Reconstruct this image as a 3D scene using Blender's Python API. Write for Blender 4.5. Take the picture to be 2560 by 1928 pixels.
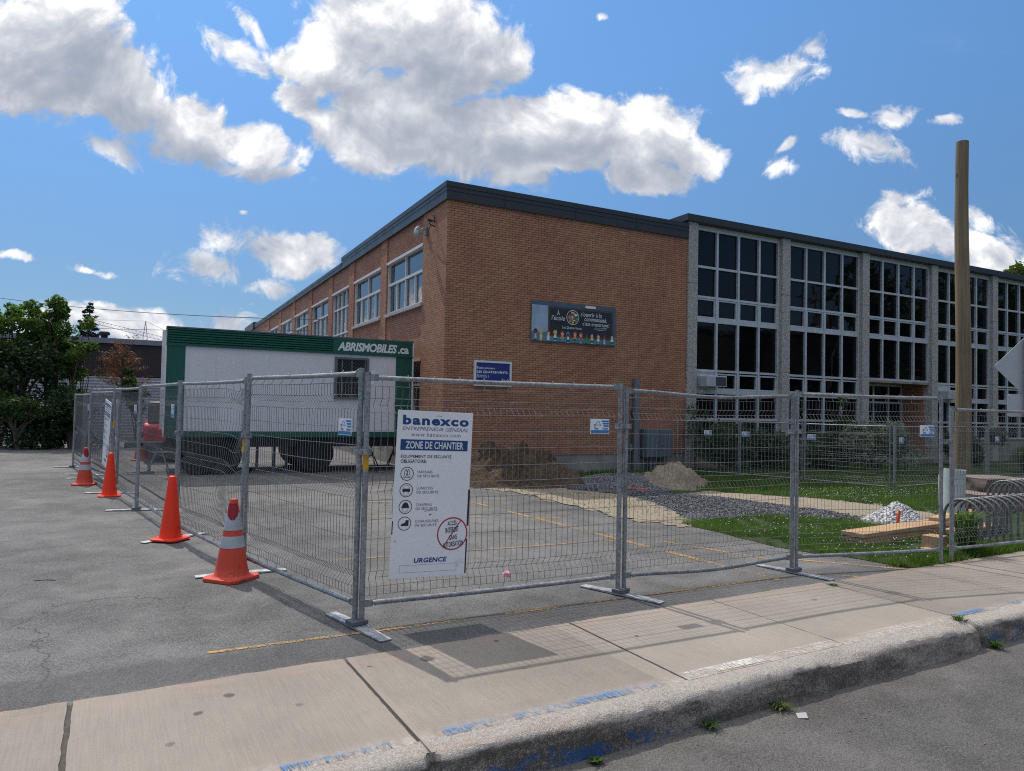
import bpy, bmesh, math, random
import numpy as np
from mathutils import Vector, Matrix, noise as mnoise

for _o in list(bpy.data.objects):
    bpy.data.objects.remove(_o)
SC = bpy.context.scene
COL = SC.collection
RNG = np.random.default_rng(11)
random.seed(5)

# ------------------------------------------------------------------ camera
F_PX, PITCH, ROLL, EYE = 1772.4, 0.03143, 0.02094, 1.6
cr, sr, cp, sp = math.cos(ROLL), math.sin(ROLL), math.cos(PITCH), math.sin(PITCH)
R_ = Vector((cr, -sp * sr, cp * sr)); U_ = Vector((-sr, -sp * cr, cp * cr)); W_ = Vector((0, cp, sp))
cam_d = bpy.data.cameras.new("camera")
cam = bpy.data.objects.new("camera", cam_d)
COL.objects.link(cam)
cam.matrix_world = Matrix(((R_.x, U_.x, -W_.x, 0), (R_.y, U_.y, -W_.y, 0), (R_.z, U_.z, -W_.z, EYE), (0, 0, 0, 1)))
cam_d.sensor_fit = 'HORIZONTAL'
cam_d.sensor_width = 36
cam_d.lens = 36 * F_PX / 2560
cam_d.clip_end = 5000
SC.camera = cam


def ray(px, py):
    X = (px - 1280) / F_PX; Y = -(py - 964) / F_PX
    return R_ * X + U_ * Y + W_


def at(px, py, z=0.0):
    d = ray(px, py); t = (z - EYE) / d.z
    return Vector((0, 0, EYE)) + d * t


# ------------------------------------------------------------------ sun, sky, exposure
SUN_AZ, SUN_EL = math.radians(127), math.radians(55.5)      # azimuth measured from +X towards +Y
SUN_DIR = Vector((math.cos(SUN_AZ) * math.cos(SUN_EL), math.sin(SUN_AZ) * math.cos(SUN_EL), math.sin(SUN_EL)))
sun_d = bpy.data.lights.new("sun", 'SUN')
sun_d.energy = 2.3
sun_d.angle = math.radians(0.53)
sun_d.color = (1.0, 0.94, 0.86)
sun = bpy.data.objects.new("sun", sun_d)
COL.objects.link(sun)
sun.rotation_euler = SUN_DIR.to_track_quat('Z', 'Y').to_euler()
sun.location = (-20, 30, 40)
SC.view_settings.view_transform = 'Standard'
SC.view_settings.look = 'None'
SC.view_settings.exposure = 0.38
SC.view_settings.gamma = 1
SC.cycles.filter_width = 1.1
SC.cycles.max_bounces = 6
SC.cycles.diffuse_bounces = 3
SC.cycles.transparent_max_bounces = 12
SC.cycles.use_denoising = False
SC.cycles.denoiser = 'OPENIMAGEDENOISE'
SC.cycles.denoising_input_passes = 'RGB_ALBEDO_NORMAL'
SC.cycles.denoising_prefilter = 'NONE'

world = bpy.data.worlds.new("World")
SC.world = world
world.use_nodes = True
SKY_STRENGTH = 0.115


class NT:
    """small node-tree helper"""
    def __init__(s, tree):
        s.t = tree; s.t.nodes.clear()

    def n(s, typ, ins=None, **kw):
        nd = s.t.nodes.new(typ)
        for k, v in kw.items():
            setattr(nd, k, v)
        if ins:
            for k, v in ins.items():
                s.set(nd.inputs[k], v)
        return nd

    def set(s, sock, v):
        if isinstance(v, bpy.types.NodeSocket):
            s.t.links.new(v, sock)
        elif isinstance(v, bpy.types.Node):
            s.t.links.new(v.outputs[0], sock)
        else:
            if sock.type == 'RGBA' and len(v) == 3:
                v = (*v, 1)
            sock.default_value = v

    def m(s, op, a, b=0.0, c=0.0, clamp=False):
        nd = s.n('ShaderNodeMath', operation=op, use_clamp=clamp)
        s.set(nd.inputs[0], a); s.set(nd.inputs[1], b); s.set(nd.inputs[2], c)
        return nd.outputs[0]

    def mr(s, v, a, b, c=0.0, d=1.0, smooth=True):
        nd = s.n('ShaderNodeMapRange', interpolation_type='SMOOTHSTEP' if smooth else 'LINEAR')
        for k, x in zip(range(5), (v, a, b, c, d)):
            s.set(nd.inputs[k], x)
        return nd.outputs[0]

    def mix(s, f, a, b, blend='MIX'):
        nd = s.n('ShaderNodeMix', data_type='RGBA', blend_type=blend)
        s.set(nd.inputs[0], f); s.set(nd.inputs[6], a); s.set(nd.inputs[7], b)
        return nd.outputs[2]

    def noise(s, vec, scale, detail=4, rough=0.55, dist=0.0):
        nd = s.n('ShaderNodeTexNoise', {'Scale': scale, 'Detail': detail, 'Roughness': rough, 'Distortion': dist})
        if vec is not None:
            s.set(nd.inputs['Vector'], vec)
        return nd

    def vm(s, op, a, b=None, scale=None):
        nd = s.n('ShaderNodeVectorMath', operation=op)
        s.set(nd.inputs[0], a)
        if b is not None:
            s.set(nd.inputs[1], b)
        if scale is not None:
            s.set(nd.inputs['Scale'], scale)
        return nd

    def mapping(s, vec, scale=(1, 1, 1), rot=(0, 0, 0), loc=(0, 0, 0), typ='POINT'):
        nd = s.n('ShaderNodeMapping', vector_type=typ)
        s.set(nd.inputs['Vector'], vec)
        nd.inputs['Scale'].default_value = scale; nd.inputs['Rotation'].default_value = rot; nd.inputs['Location'].default_value = loc
        return nd.outputs[0]


# cloud lobes: centre x, y (1/2212 of the view), radii, tilt in degrees, softness
LOBES = [
    (90, 70, 230, 130, 0), (60, 190, 200, 75, 8), (260, 190, 190, 85, 24), (420, 265, 150, 75, 30), (560, 305, 105, 52, 28),
    (565, 365, 75, 22, 8), (240, 318, 75, 24, 20), (420, 318, 140, 26, 10),
    (880, 60, 250, 130, 5), (720, 130, 140, 100, 0), (1060, 100, 100, 85, 25), (860, 220, 190, 95, 18), (950, 315, 190, 72, 18), (1110, 365, 110, 48, 10),
    (760, 300, 130, 62, 25), (1000, 290, 150, 70, 10), (640, 130, 90, 62, 20), (980, 170, 130, 80, 0), (1240, 330, 130, 60, 0),
    (510, 110, 85, 26, 28), (640, 210, 90, 50, 40), (545, 50, 60, 18, 40),
    (1290, 265, 175, 92, 10), (1430, 275, 115, 95, 35), (1170, 240, 90, 50, -15), (1395, 372, 120, 58, 0), (1500, 320, 75, 62, 20), (1180, 320, 110, 60, 10), (1060, 260, 90, 60, 0),
    (1690, 155, 82, 38, -12), (1745, 105, 36, 34, 20), (1620, 190, 22, 30, 10),
    (1885, 330, 80, 30, 6), (1942, 262, 50, 26, -15), (2030, 272, 28, 13, -8), (1845, 255, 32, 9, 10), (1683, 355, 34, 18, 10), (1690, 315, 18, 10, -40),
    (1975, 505, 120, 62, 10), (2110, 550, 130, 56, 10), (1920, 455, 55, 22, -20), (2120, 480, 60, 26, 20), (2330, 560, 140, 60, 10),
    (650, 560, 100, 47, -8), (575, 552, 105, 38, 8), (440, 588, 78, 30, 15), (570, 622, 50, 18, 0),
    (270, 688, 100, 47, 4), (175, 678, 80, 32, -4), (345, 690, 36, 28, 0), (498, 692, 56, 30, 5), (60, 700, 60, 22, 0), (700, 700, 60, 16, 0),
    (200, 578, 50, 7, 8), (38, 553, 40, 8, 0), (1298, 45, 16, 8, 0), (545, 470, 12, 7, 0),
    # outside the frame to the left, seen in the window glass
    (-326, 628, 95, 44, 0), (-440, 600, 60, 40, 0), (-620, 560, 230, 100, 8), (-900, 700, 260, 60, 0), (-300, 330, 160, 60, 10), (2650, 300, 220, 90, 0), (-520, 90, 200, 100, 0),
]


def lobe_group(name, lobes):
    """two outputs: 1 - distance to the union of lobes at p, and the same at a point shifted towards the sun"""
    g = bpy.data.node_groups.new(name, 'ShaderNodeTree')
    g.interface.new_socket("p", in_out='INPUT', socket_type='NodeSocketVector')
    g.interface.new_socket("field", in_out='OUTPUT', socket_type='NodeSocketFloat')
    g.interface.new_socket("field_sunward", in_out='OUTPUT', socket_type='NodeSocketFloat')
    G = NT(g)
    gi = G.n('NodeGroupInput'); go = G.n('NodeGroupOutput')
    gs = G.n('ShaderNodeSeparateXYZ', {0: gi.outputs[0]})
    k = 2560 / 2212
    c1 = c2 = None
    du, dv = -0.020, 0.055
    for (cx, cy, rx, ry, ang) in lobes:
        d = ray(cx * k, cy * k)
        u0, v0 = d.x / d.y, d.z / d.y
        t = -math.radians(ang)
        ax, ay, bx, by = math.cos(t) * F_PX / (rx * k), math.sin(t) * F_PX / (rx * k), -math.sin(t) * F_PX / (ry * k), math.cos(t) * F_PX / (ry * k)
        # z carries 1 (plus a vanishing trace of the running result, so that lobes are evaluated one after another)
        z = 1.0 if c1 is None else G.m('MULTIPLY_ADD', c1, 1e-9, 1.0)
        src = G.n('ShaderNodeCombineXYZ', {0: gs.outputs[0], 1: gs.outputs[1], 2: z}).outputs[0]
        X = G.vm('DOT_PRODUCT', src, (ax, ay, -(ax * u0 + ay * v0))).outputs['Value']
        Y = G.vm('DOT_PRODUCT', src, (bx, by, -(bx * u0 + by * v0))).outputs['Value']
        r2 = G.m('MULTIPLY_ADD', Y, Y, G.m('MULTIPLY', X, X))
        X2 = G.m('ADD', X, ax * du + ay * dv); Y2 = G.m('ADD', Y, bx * du + by * dv)
        q2 = G.m('MULTIPLY_ADD', Y2, Y2, G.m('MULTIPLY', X2, X2))
        c1 = r2 if c1 is None else G.m('SMOOTH_MIN', c1, r2, 0.30)
        c2 = q2 if c2 is None else G.m('SMOOTH_MIN', c2, q2, 0.30)
    G.set(go.inputs[0], G.m('SUBTRACT', 1.0, G.m('SQRT', G.m('MAXIMUM', c1, 0.0))))
    G.set(go.inputs[1], G.m('SUBTRACT', 1.0, G.m('SQRT', G.m('MAXIMUM', c2, 0.0))))
    return g


def build_world():
    N = NT(world.node_tree)
    tc = N.n('ShaderNodeTexCoord').outputs['Generated']
    sx = N.n('ShaderNodeSeparateXYZ', {0: tc})
    ay = N.m('MAXIMUM', N.m('ABSOLUTE', sx.outputs[1]), 0.06)
    u = N.m('DIVIDE', sx.outputs[0], ay)
    v = N.m('DIVIDE', sx.outputs[2], ay)
    p = N.n('ShaderNodeCombineXYZ', {0: u, 1: v, 2: 0.0}).outputs[0]
    w1 = N.noise(p, 6.0, 2, 0.5)
    warp = N.vm('SCALE', N.vm('SUBTRACT', w1.outputs['Color'], (0.5, 0.5, 0.5)), scale=0.07).outputs[0]
    pw = N.vm('ADD', p, warp).outputs[0]
    f1 = N.n('ShaderNodeGroup', node_tree=lobe_group("cloud_lobes_large", [l for l in LOBES if l[3] >= 45])); N.set(f1.inputs[0], pw)
    f2 = N.n('ShaderNodeGroup', node_tree=lobe_group("cloud_lobes_small", [l for l in LOBES if l[3] < 45])); N.set(f2.inputs[0], pw)
    n1 = N.noise(pw, 6.5, 10, 0.60, 0.35).outputs['Fac']
    n2 = N.noise(N.vm('ADD', pw, (-0.008, 0.017, 0)).outputs[0], 6.5, 8, 0.58, 0.35).outputs['Fac']
    n3 = N.noise(pw, 20.0, 8, 0.66, 0.5).outputs['Fac']
    nf = N.m('SUBTRACT', n1, 0.5); nh = N.m('SUBTRACT', n3, 0.5)
    vo = N.n('ShaderNodeTexVoronoi', {'Vector': N.vm('ADD', pw, N.vm('SCALE', N.vm('SUBTRACT', N.noise(pw, 30, 3, 0.6).outputs['Color'], (0.5, 0.5, 0.5)), scale=0.03).outputs[0]).outputs[0], 'Scale': 15.0, 'Detail': 2.0, 'Roughness': 0.6}, feature='F1')
    puff = N.m('SUBTRACT', 0.40, vo.outputs['Distance'])
    DL = N.m('ADD', N.m('ADD', f1.outputs[0], 0.22), N.m('ADD', N.m('MULTIPLY', nf, 1.15), N.m('ADD', N.m('MULTIPLY', puff, 0.38), N.m('MULTIPLY', nh, 1.05))))
    DS = N.m('ADD', N.m('ADD', f2.outputs[0], 0.34), N.m('ADD', N.m('MULTIPLY', nf, 1.2), N.m('MULTIPLY', nh, 4.4)))
    densL = N.m('POWER', N.mr(DL, 0.0, 0.27, smooth=False), 1.25)
    dens = N.m('MAXIMUM', densL, N.m('MULTIPLY', N.mr(DS, 0.0, 1.0), 0.92))
    veil = N.m('MULTIPLY', N.mr(N.noise(N.mapping(pw, (1.6, 4.5, 1)), 1.3, 5, 0.6).outputs['Fac'], 0.60, 0.85), 0.10)
    dens = N.m('MAXIMUM', dens, veil)
    soft = N.noise(pw, 3.2, 2, 0.5).outputs['Fac']
    D2 = N.m('ADD', N.m('MAXIMUM', f1.outputs[1], N.m('SUBTRACT', N.m('MULTIPLY', f2.outputs[1], 0.5), 0.1)), N.m('MULTIPLY', N.m('SUBTRACT', soft, 0.5), 0.9))
    thick = N.mr(D2, -0.10, 0.85)
    relief = N.m('ADD', N.m('MULTIPLY', N.m('SUBTRACT', n1, n2), 3.0), N.m('ADD', N.m('MULTIPLY', puff, 0.42), N.m('ADD', N.m('MULTIPLY', nh, 0.9), N.m('MULTIPLY', nf, 0.8))))
    grey = N.m('SUBTRACT', N.m('MULTIPLY', thick, 0.95), N.m('MULTIPLY', relief, N.m('SUBTRACT', 1.0, N.m('MULTIPLY', thick, 0.10))))
    inner = N.noise(pw, 4.2, 9, 0.62, 0.6).outputs['Fac']
    grey = N.m('ADD', grey, N.m('MULTIPLY', N.m('SUBTRACT', inner, 0.52), 2.2))
    grey = N.m('SUBTRACT', 1.0, N.m('POWER', 2.718, N.m('MULTIPLY', N.m('MAXIMUM', N.m('ADD', grey, 0.03), 0.0), -1.45)))
    S = 1.0 / SKY_STRENGTH
    ccol = N.mix(grey, (0.83 * S, 0.83 * S, 0.84 * S), (0.22 * S, 0.26 * S, 0.34 * S))
    # bright broken cloud added overhead, out of view, to lift and whiten ambient light
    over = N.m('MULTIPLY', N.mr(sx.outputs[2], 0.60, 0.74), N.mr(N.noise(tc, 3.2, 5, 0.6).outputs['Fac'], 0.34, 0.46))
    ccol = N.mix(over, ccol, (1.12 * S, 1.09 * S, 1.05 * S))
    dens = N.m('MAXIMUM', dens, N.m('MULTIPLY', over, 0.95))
    sky = N.n('ShaderNodeTexSky', sky_type='NISHITA', sun_disc=False)
    sky.sun_elevation = math.asin(SUN_DIR.z)
    sky.sun_rotation = math.atan2(SUN_DIR.x, SUN_DIR.y)
    sky.air_density = 1.0; sky.dust_density = 0.2; sky.ozone_density = 1.6
    sky.altitude = 50
    low = N.mr(sx.outputs[2], 0.0, 0.60)
    skyc = N.mix(1.0, sky.outputs[0], N.mix(low, (0.30, 0.365, 0.46), (0.64, 0.93, 1.10)), 'MULTIPLY')
    below = N.mr(sx.outputs[2], -0.02, 0.02)
    dens = N.m('MULTIPLY', dens, below)
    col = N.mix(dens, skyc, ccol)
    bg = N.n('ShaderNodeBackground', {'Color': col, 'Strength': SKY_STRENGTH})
    out = N.n('ShaderNodeOutputWorld')
    N.set(out.inputs[0], bg.outputs[0])
    world.cycles.sampling_method = 'MANUAL'
    world.cycles.sample_map_resolution = 512


build_world()


# ------------------------------------------------------------------ materials
def new_mat(name):
    m = bpy.data.materials.new(name)
    m.use_nodes = True
    N = NT(m.node_tree)
    out = N.n('ShaderNodeOutputMaterial')
    bs = N.n('ShaderNodeBsdfPrincipled')
    N.set(out.inputs[0], bs.outputs[0])
    return m, N, bs, out


def bump(N, bs, h, strength=0.3, dist=0.01):
    b = N.n('ShaderNodeBump', {'Strength': strength, 'Distance': dist, 'Height': h})
    N.set(bs.inputs['Normal'], b.outputs[0])
    return b


def simple(name, col, rough=0.6, metal=0.0, var=0.12, vscale=6.0, bmp=0.0, bscale=60.0, spec=0.5, dirt=None):
    m, N, bs, out = new_mat(name)
    oc = N.n('ShaderNodeTexCoord').outputs['Object']
    nz = N.noise(oc, vscale, 5, 0.6).outputs['Fac']
    f = N.mr(nz, 0.25, 0.75)
    c = N.mix(f, tuple(x * (1 - var) for x in col), tuple(min(1, x * (1 + var)) for x in col))
    if dirt:
        dz = N.mr(N.noise(oc, dirt[1], 6, 0.65).outputs['Fac'], dirt[2], dirt[2] + 0.12)
        c = N.mix(N.m('MULTIPLY', dz, dirt[3] if len(dirt) > 3 else 0.7), c, dirt[0])
    N.set(bs.inputs['Base Color'], c)
    N.set(bs.inputs['Roughness'], N.mr(nz, 0.2, 0.8, max(0, rough - 0.08), min(1, rough + 0.08)))
    bs.inputs['Metallic'].default_value = metal
    bs.inputs['Specular IOR Level'].default_value = spec
    if bmp:
        bump(N, bs, N.noise(oc, bscale, 4, 0.6).outputs['Fac'], bmp, 0.01)
    return m


def brick_mat(name, side):
    m, N, bs, out = new_mat(name)
    oc = N.n('ShaderNodeTexCoord').outputs['Object']
    s = N.n('ShaderNodeSeparateXYZ', {0: oc})
    vec = N.n('ShaderNodeCombineXYZ', {0: s.outputs[1 if side else 0], 1: s.outputs[2], 2: 0.0}).outputs[0]
    big = N.noise(vec, 0.55, 4, 0.6).outputs['Fac']
    tint = N.mr(big, 0.35, 0.7)
    c1 = N.mix(tint, (0.520, 0.258, 0.145), (0.475, 0.205, 0.120))
    c2 = N.mix(tint, (0.415, 0.187, 0.104), (0.360, 0.142, 0.086))
    br = N.n('ShaderNodeTexBrick', {'Vector': vec, 'Color1': c1, 'Color2': c2, 'Mortar': (0.045, 0.020, 0.015), 'Scale': 1.0,
                                    'Mortar Size': 0.0046, 'Mortar Smooth': 0.15, 'Bias': -0.1, 'Brick Width': 0.178, 'Row Height': 0.0553})
    br.offset = 0.5
    fine = N.noise(vec, 45, 4, 0.7).outputs['Fac']
    c = N.mix(N.mr(fine, 0.3, 0.75), br.outputs['Color'], N.mix(1.0, br.outputs['Color'], (0.72, 0.72, 0.74), 'MULTIPLY'))
    # lime bloom patches under the coping
    lime = N.m('MULTIPLY', N.mr(s.outputs[2], 6.05, 6.34), N.mr(N.noise(N.mapping(vec, (1.1, 3.5, 1)), 1.2, 5, 0.7).outputs['Fac'], 0.60, 0.68))
    limeb = N.m('MULTIPLY', lime, N.mr(N.noise(N.mapping(vec, (4, 15, 1)), 1.0, 1, 0.5).outputs['Fac'], 0.45, 0.55))
    c = N.mix(N.m('MULTIPLY', limeb, 0.65), c, (0.5, 0.43, 0.4))
    soot = N.m('MULTIPLY', N.mr(N.noise(N.mapping(vec, (3.2, 0.35, 1)), 1.0, 5, 0.65).outputs['Fac'], 0.50, 0.72), N.mr(N.noise(vec, 0.4, 3).outputs['Fac'], 0.35, 0.65))
    c = N.mix(N.m('MULTIPLY', soot, 0.38), c, (0.085, 0.055, 0.045))
    N.set(bs.inputs['Base Color'], c)
    bs.inputs['Roughness'].default_value = 0.85
    h = N.m('ADD', N.m('MULTIPLY', br.outputs['Fac'], -1.0), N.m('MULTIPLY', fine, 0.35))
    bump(N, bs, h, 0.55, 0.006)
    return m


def asphalt_mat(name, lo, hi, tint=(1, 0.985, 0.97), crack=True, strip=False):
    m, N, bs, out = new_mat(name)
    oc = N.n('ShaderNodeTexCoord').outputs['Object']
    v1 = N.n('ShaderNodeTexVoronoi', {'Vector': oc, 'Scale': 170.0, 'Randomness': 1.0}, feature='F1')
    g1 = N.noise(oc, 160, 2, 0.7).outputs['Fac']
    g2 = N.noise(oc, 60, 4, 0.75).outputs['Fac']
    big = N.noise(oc, 0.35, 6, 0.62).outputs['Fac']
    mid = N.noise(oc, 2.3, 6, 0.65, 0.4).outputs['Fac']
    sep = N.n('ShaderNodeSeparateColor', {0: v1.outputs['Color']})
    stone = N.m('ADD', N.m('MULTIPLY', sep.outputs[0], 0.55), N.m('MULTIPLY', g1, 0.45))
    f = N.m('ADD', N.m('MULTIPLY', N.m('SUBTRACT', stone, 0.5), 1.35), N.m('MULTIPLY', N.m('SUBTRACT', g2, 0.5), 1.1))
    f = N.m('ADD', f, N.m('ADD', N.m('MULTIPLY', N.m('SUBTRACT', big, 0.5), 1.5), N.m('MULTIPLY', N.m('SUBTRACT', mid, 0.5), 1.0)))
    f = N.m('ADD', f, 0.46, clamp=True)
    lo_ = tuple(lo * t for t in tint); hi_ = tuple(hi * t for t in tint)
    c = N.mix(f, lo_, hi_)
    # dark oil and tyre marks, pale dust
    oil = N.mr(N.noise(oc, 0.9, 4, 0.6, 0.6).outputs['Fac'], 0.60, 0.78)
    c = N.mix(N.m('MULTIPLY', oil, 0.5), c, (0.05, 0.05, 0.052))
    dust = N.mr(N.noise(N.mapping(oc, (0.5, 1.6, 1), (0, 0, 0.5)), 0.8, 6, 0.65).outputs['Fac'], 0.55, 0.75)
    c = N.mix(N.m('MULTIPLY', dust, 0.22), c, (0.36, 0.33, 0.30))
    h = N.m('ADD', N.m('MULTIPLY', v1.outputs['Distance'], -0.6), g2)
    if strip:
        yy = N.n('ShaderNodeSeparateXYZ', {0: oc}).outputs[1]
        st = N.mr(N.m('ADD', yy, N.m('MULTIPLY', N.m('SUBTRACT', mid, 0.5), 0.18)), 4.95, 4.80)
        c = N.mix(N.m('MULTIPLY', st, 0.42), c, (0.055, 0.055, 0.058))
        ed = N.m('MULTIPLY', N.mr(yy, 4.50, 4.41), N.mr(N.noise(oc, 9, 5, 0.7).outputs['Fac'], 0.42, 0.62))
        c = N.mix(N.m('MULTIPLY', ed, 0.5), c, (0.26, 0.235, 0.205))
    if crack:
        wv = N.vm('ADD', oc, N.vm('SCALE', N.noise(oc, 1.1, 5, 0.65).outputs['Color'], scale=1.1).outputs[0]).outputs[0]
        vc = N.n('ShaderNodeTexVoronoi', {'Vector': wv, 'Scale': 0.42, 'Randomness': 1.0}, feature='DISTANCE_TO_EDGE')
        ck = N.m('MULTIPLY', N.mr(vc.outputs['Distance'], 0.0042, 0.001), N.mr(N.noise(oc, 0.3, 2).outputs['Fac'], 0.46, 0.55))
        c = N.mix(N.m('MULTIPLY', ck, 0.6), c, (0.04, 0.04, 0.04))
        h = N.m('SUBTRACT', h, N.m('MULTIPLY', ck, 1.0))
    N.set(bs.inputs['Base Color'], c)
    bs.inputs['Roughness'].default_value = 0.88
    bs.inputs['Specular IOR Level'].default_value = 0.35
    bump(N, bs, h, 0.9, 0.006)
    return m


def sidewalk_mat():
    # object space of the sidewalk: X along the kerb, Y across
    m, N, bs, out = new_mat("concrete_sidewalk")
    oc = N.n('ShaderNodeTexCoord').outputs['Object']
    s = N.n('ShaderNodeSeparateXYZ', {0: oc})
    big = N.noise(oc, 0.9, 6, 0.65).outputs['Fac']
    grit = N.noise(oc, 140, 3, 0.75).outputs['Fac']
    broom = N.noise(N.mapping(oc, (85, 3.0, 1)), 1.0, 4, 0.6).outputs['Fac']
    slab = N.n('ShaderNodeTexWhiteNoise', noise_dimensions='1D')
    N.set(slab.inputs['W'], N.m('FLOOR', N.m('DIVIDE', N.m('ADD', s.outputs[0], 0.12), 1.5)))
    f = N.m('ADD', N.m('MULTIPLY', N.m('SUBTRACT', big, 0.5), 1.1), N.m('MULTIPLY', N.m('SUBTRACT', grit, 0.5), 1.2))
    f = N.m('ADD', f, N.m('MULTIPLY', N.m('SUBTRACT', broom, 0.5), 0.6))
    f = N.m('ADD', f, N.m('MULTIPLY', N.m('SUBTRACT', slab.outputs['Value'], 0.5), 0.3))
    f = N.m('ADD', f, 0.5, clamp=True)
    c = N.mix(f, (0.180, 0.157, 0.135), (0.362, 0.320, 0.278))
    # pinkish iron stain and bleached aggregate near both edges
    edge = N.m('MAXIMUM', N.mr(s.outputs[1], 4.12, 4.36), N.mr(s.outputs[1], 3.34, 3.1))
    rust = N.m('MULTIPLY', edge, N.mr(N.noise(N.mapping(oc, (2, 9, 1)), 1.6, 6, 0.7).outputs['Fac'], 0.45, 0.68))
    c = N.mix(N.m('MULTIPLY', rust, 0.5), c, (0.42, 0.26, 0.18))
    pale = N.m('MULTIPLY', N.mr(s.outputs[1], 3.30, 3.12), N.mr(N.noise(oc, 22, 6, 0.75).outputs['Fac'], 0.38, 0.62))
    c = N.mix(N.m('MULTIPLY', pale, 0.6), c, (0.56, 0.52, 0.48))
    # gum spots
    vo = N.n('ShaderNodeTexVoronoi', {'Vector': N.vm('ADD', oc, N.vm('SCALE', N.noise(oc, 14, 3).outputs['Color'], scale=0.05).outputs[0]).outputs[0], 'Scale': 3.0}, feature='F1')
    sc = N.n('ShaderNodeSeparateColor', {0: vo.outputs['Color']})
    rad = N.m('MULTIPLY', N.m('POWER', sc.outputs[0], 3.0), 0.085)
    spot = N.mr(N.m('SUBTRACT', vo.outputs['Distance'], rad), 0.015, -0.015)
    c = N.mix(N.m('MULTIPLY', spot, 0.6), c, (0.10, 0.09, 0.085))
    wob = N.vm('ADD', oc, N.vm('SCALE', N.vm('SUBTRACT', N.noise(oc, 16, 3).outputs['Color'], (0.5, 0.5, 0.5)), scale=0.05).outputs[0]).outputs[0]
    for sx_, sy_, r_ in ((1.80, 4.17, 0.050), (1.43, 4.20, 0.018), (3.28, 3.93, 0.022), (0.62, 4.12, 0.03), (0.45, 3.95, 0.025), (2.35, 4.28, 0.02)):
        dd = N.vm('DISTANCE', N.mapping(wob, (1, 1, 0)), (sx_, sy_, 0)).outputs['Value']
        c = N.mix(N.m('MULTIPLY', N.mr(dd, r_ * 1.15, r_ * 0.7), 0.75), c, (0.06, 0.055, 0.055))
    scr = N.m('MULTIPLY', N.mr(N.noise(N.mapping(oc, (40, 2.5, 1), (0, 0, 0.35)), 1.0, 3, 0.6).outputs['Fac'], 0.70, 0.76), N.mr(N.noise(oc, 0.8, 2).outputs['Fac'], 0.5, 0.6))
    c = N.mix(N.m('MULTIPLY', scr, 0.5), c, (0.6, 0.57, 0.53))
    N.set(bs.inputs['Base Color'], c)
    bs.inputs['Roughness'].default_value = 0.85
    bs.inputs['Specular IOR Level'].default_value = 0.3
    bump(N, bs, N.m('ADD', N.m('MULTIPLY', broom, 0.7), grit), 0.45, 0.004)
    return m


def kerb_mat():
    m, N, bs, out = new_mat("worn_kerb_concrete")
    oc = N.n('ShaderNodeTexCoord').outputs['Object']
    s = N.n('ShaderNodeSeparateXYZ', {0: oc})
    vo = N.n('ShaderNodeTexVoronoi', {'Vector': oc, 'Scale': 150.0}, feature='F1')
    vs = N.n('ShaderNodeSeparateColor', {0: vo.outputs['Color']})
    g = N.noise(oc, 45, 6, 0.75).outputs['Fac']
    big = N.noise(N.mapping(oc, (1, 1, 3)), 2.2, 6, 0.65).outputs['Fac']
    f = N.m('ADD', N.m('MULTIPLY', vs.outputs[0], 0.30), N.m('MULTIPLY', g, 0.8))
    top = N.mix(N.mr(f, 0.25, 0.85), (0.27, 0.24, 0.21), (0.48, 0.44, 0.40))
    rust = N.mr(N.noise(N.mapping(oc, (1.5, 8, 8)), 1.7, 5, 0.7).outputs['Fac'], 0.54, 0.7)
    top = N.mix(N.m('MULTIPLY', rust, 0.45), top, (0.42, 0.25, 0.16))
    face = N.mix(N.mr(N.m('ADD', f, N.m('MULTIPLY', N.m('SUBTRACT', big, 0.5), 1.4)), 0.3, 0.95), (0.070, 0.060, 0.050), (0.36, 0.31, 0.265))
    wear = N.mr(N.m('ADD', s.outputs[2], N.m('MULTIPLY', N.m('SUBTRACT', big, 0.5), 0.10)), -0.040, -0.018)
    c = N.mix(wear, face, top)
    # blue paint left in patches on the face, two painted stretches
    stretch = N.m('MAXIMUM', N.m('MULTIPLY', N.mr(s.outputs[0], 0.3, 0.7), N.mr(s.outputs[0], 3.1, 2.6)), N.mr(s.outputs[0], 5.85, 5.95))
    low = N.mr(s.outputs[2], -0.07, -0.10)
    pb = N.mr(N.noise(N.mapping(oc, (1, 1, 1.8)), 5.0, 6, 0.75).outputs['Fac'], 0.50, 0.57)
    ptop = N.mr(N.noise(oc, 13.0, 2, 0.5).outputs['Fac'], 0.66, 0.70)
    pb = N.m('MULTIPLY', stretch, N.m('MAXIMUM', N.m('MULTIPLY', pb, low), N.m('MULTIPLY', ptop, N.mr(s.outputs[2], 0.0, -0.03))))
    c = N.mix(N.m('MULTIPLY', pb, 0.8), c, (0.014, 0.075, 0.22))
    N.set(bs.inputs['Base Color'], c)
    bs.inputs['Roughness'].default_value = 0.9
    bump(N, bs, N.m('ADD', N.m('MULTIPLY', g, 1.2), N.m('MULTIPLY', vo.outputs['Distance'], -0.5)), 0.8, 0.010)
    return m


def worn_paint(name, col, scale, thr, stretch=(1, 1, 1)):
    m, N, bs, out = new_mat(name)
    oc = N.n('ShaderNodeTexCoord').outputs['Object']
    nz = N.noise(N.mapping(oc, stretch), scale, 6, 0.75).outputs['Fac']
    mid = N.noise(oc, 1.6, 3, 0.6).outputs['Fac']
    a = N.mr(N.m('ADD', nz, N.m('MULTIPLY', N.m('SUBTRACT', mid, 0.5), 0.55)), thr, thr + 0.09)
    N.set(bs.inputs['Base Color'], N.mix(N.mr(nz, 0.3, 0.8), tuple(c * 0.75 for c in col), col))
    bs.inputs['Roughness'].default_value = 0.8
    N.set(bs.inputs['Alpha'], a)
    return m


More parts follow.
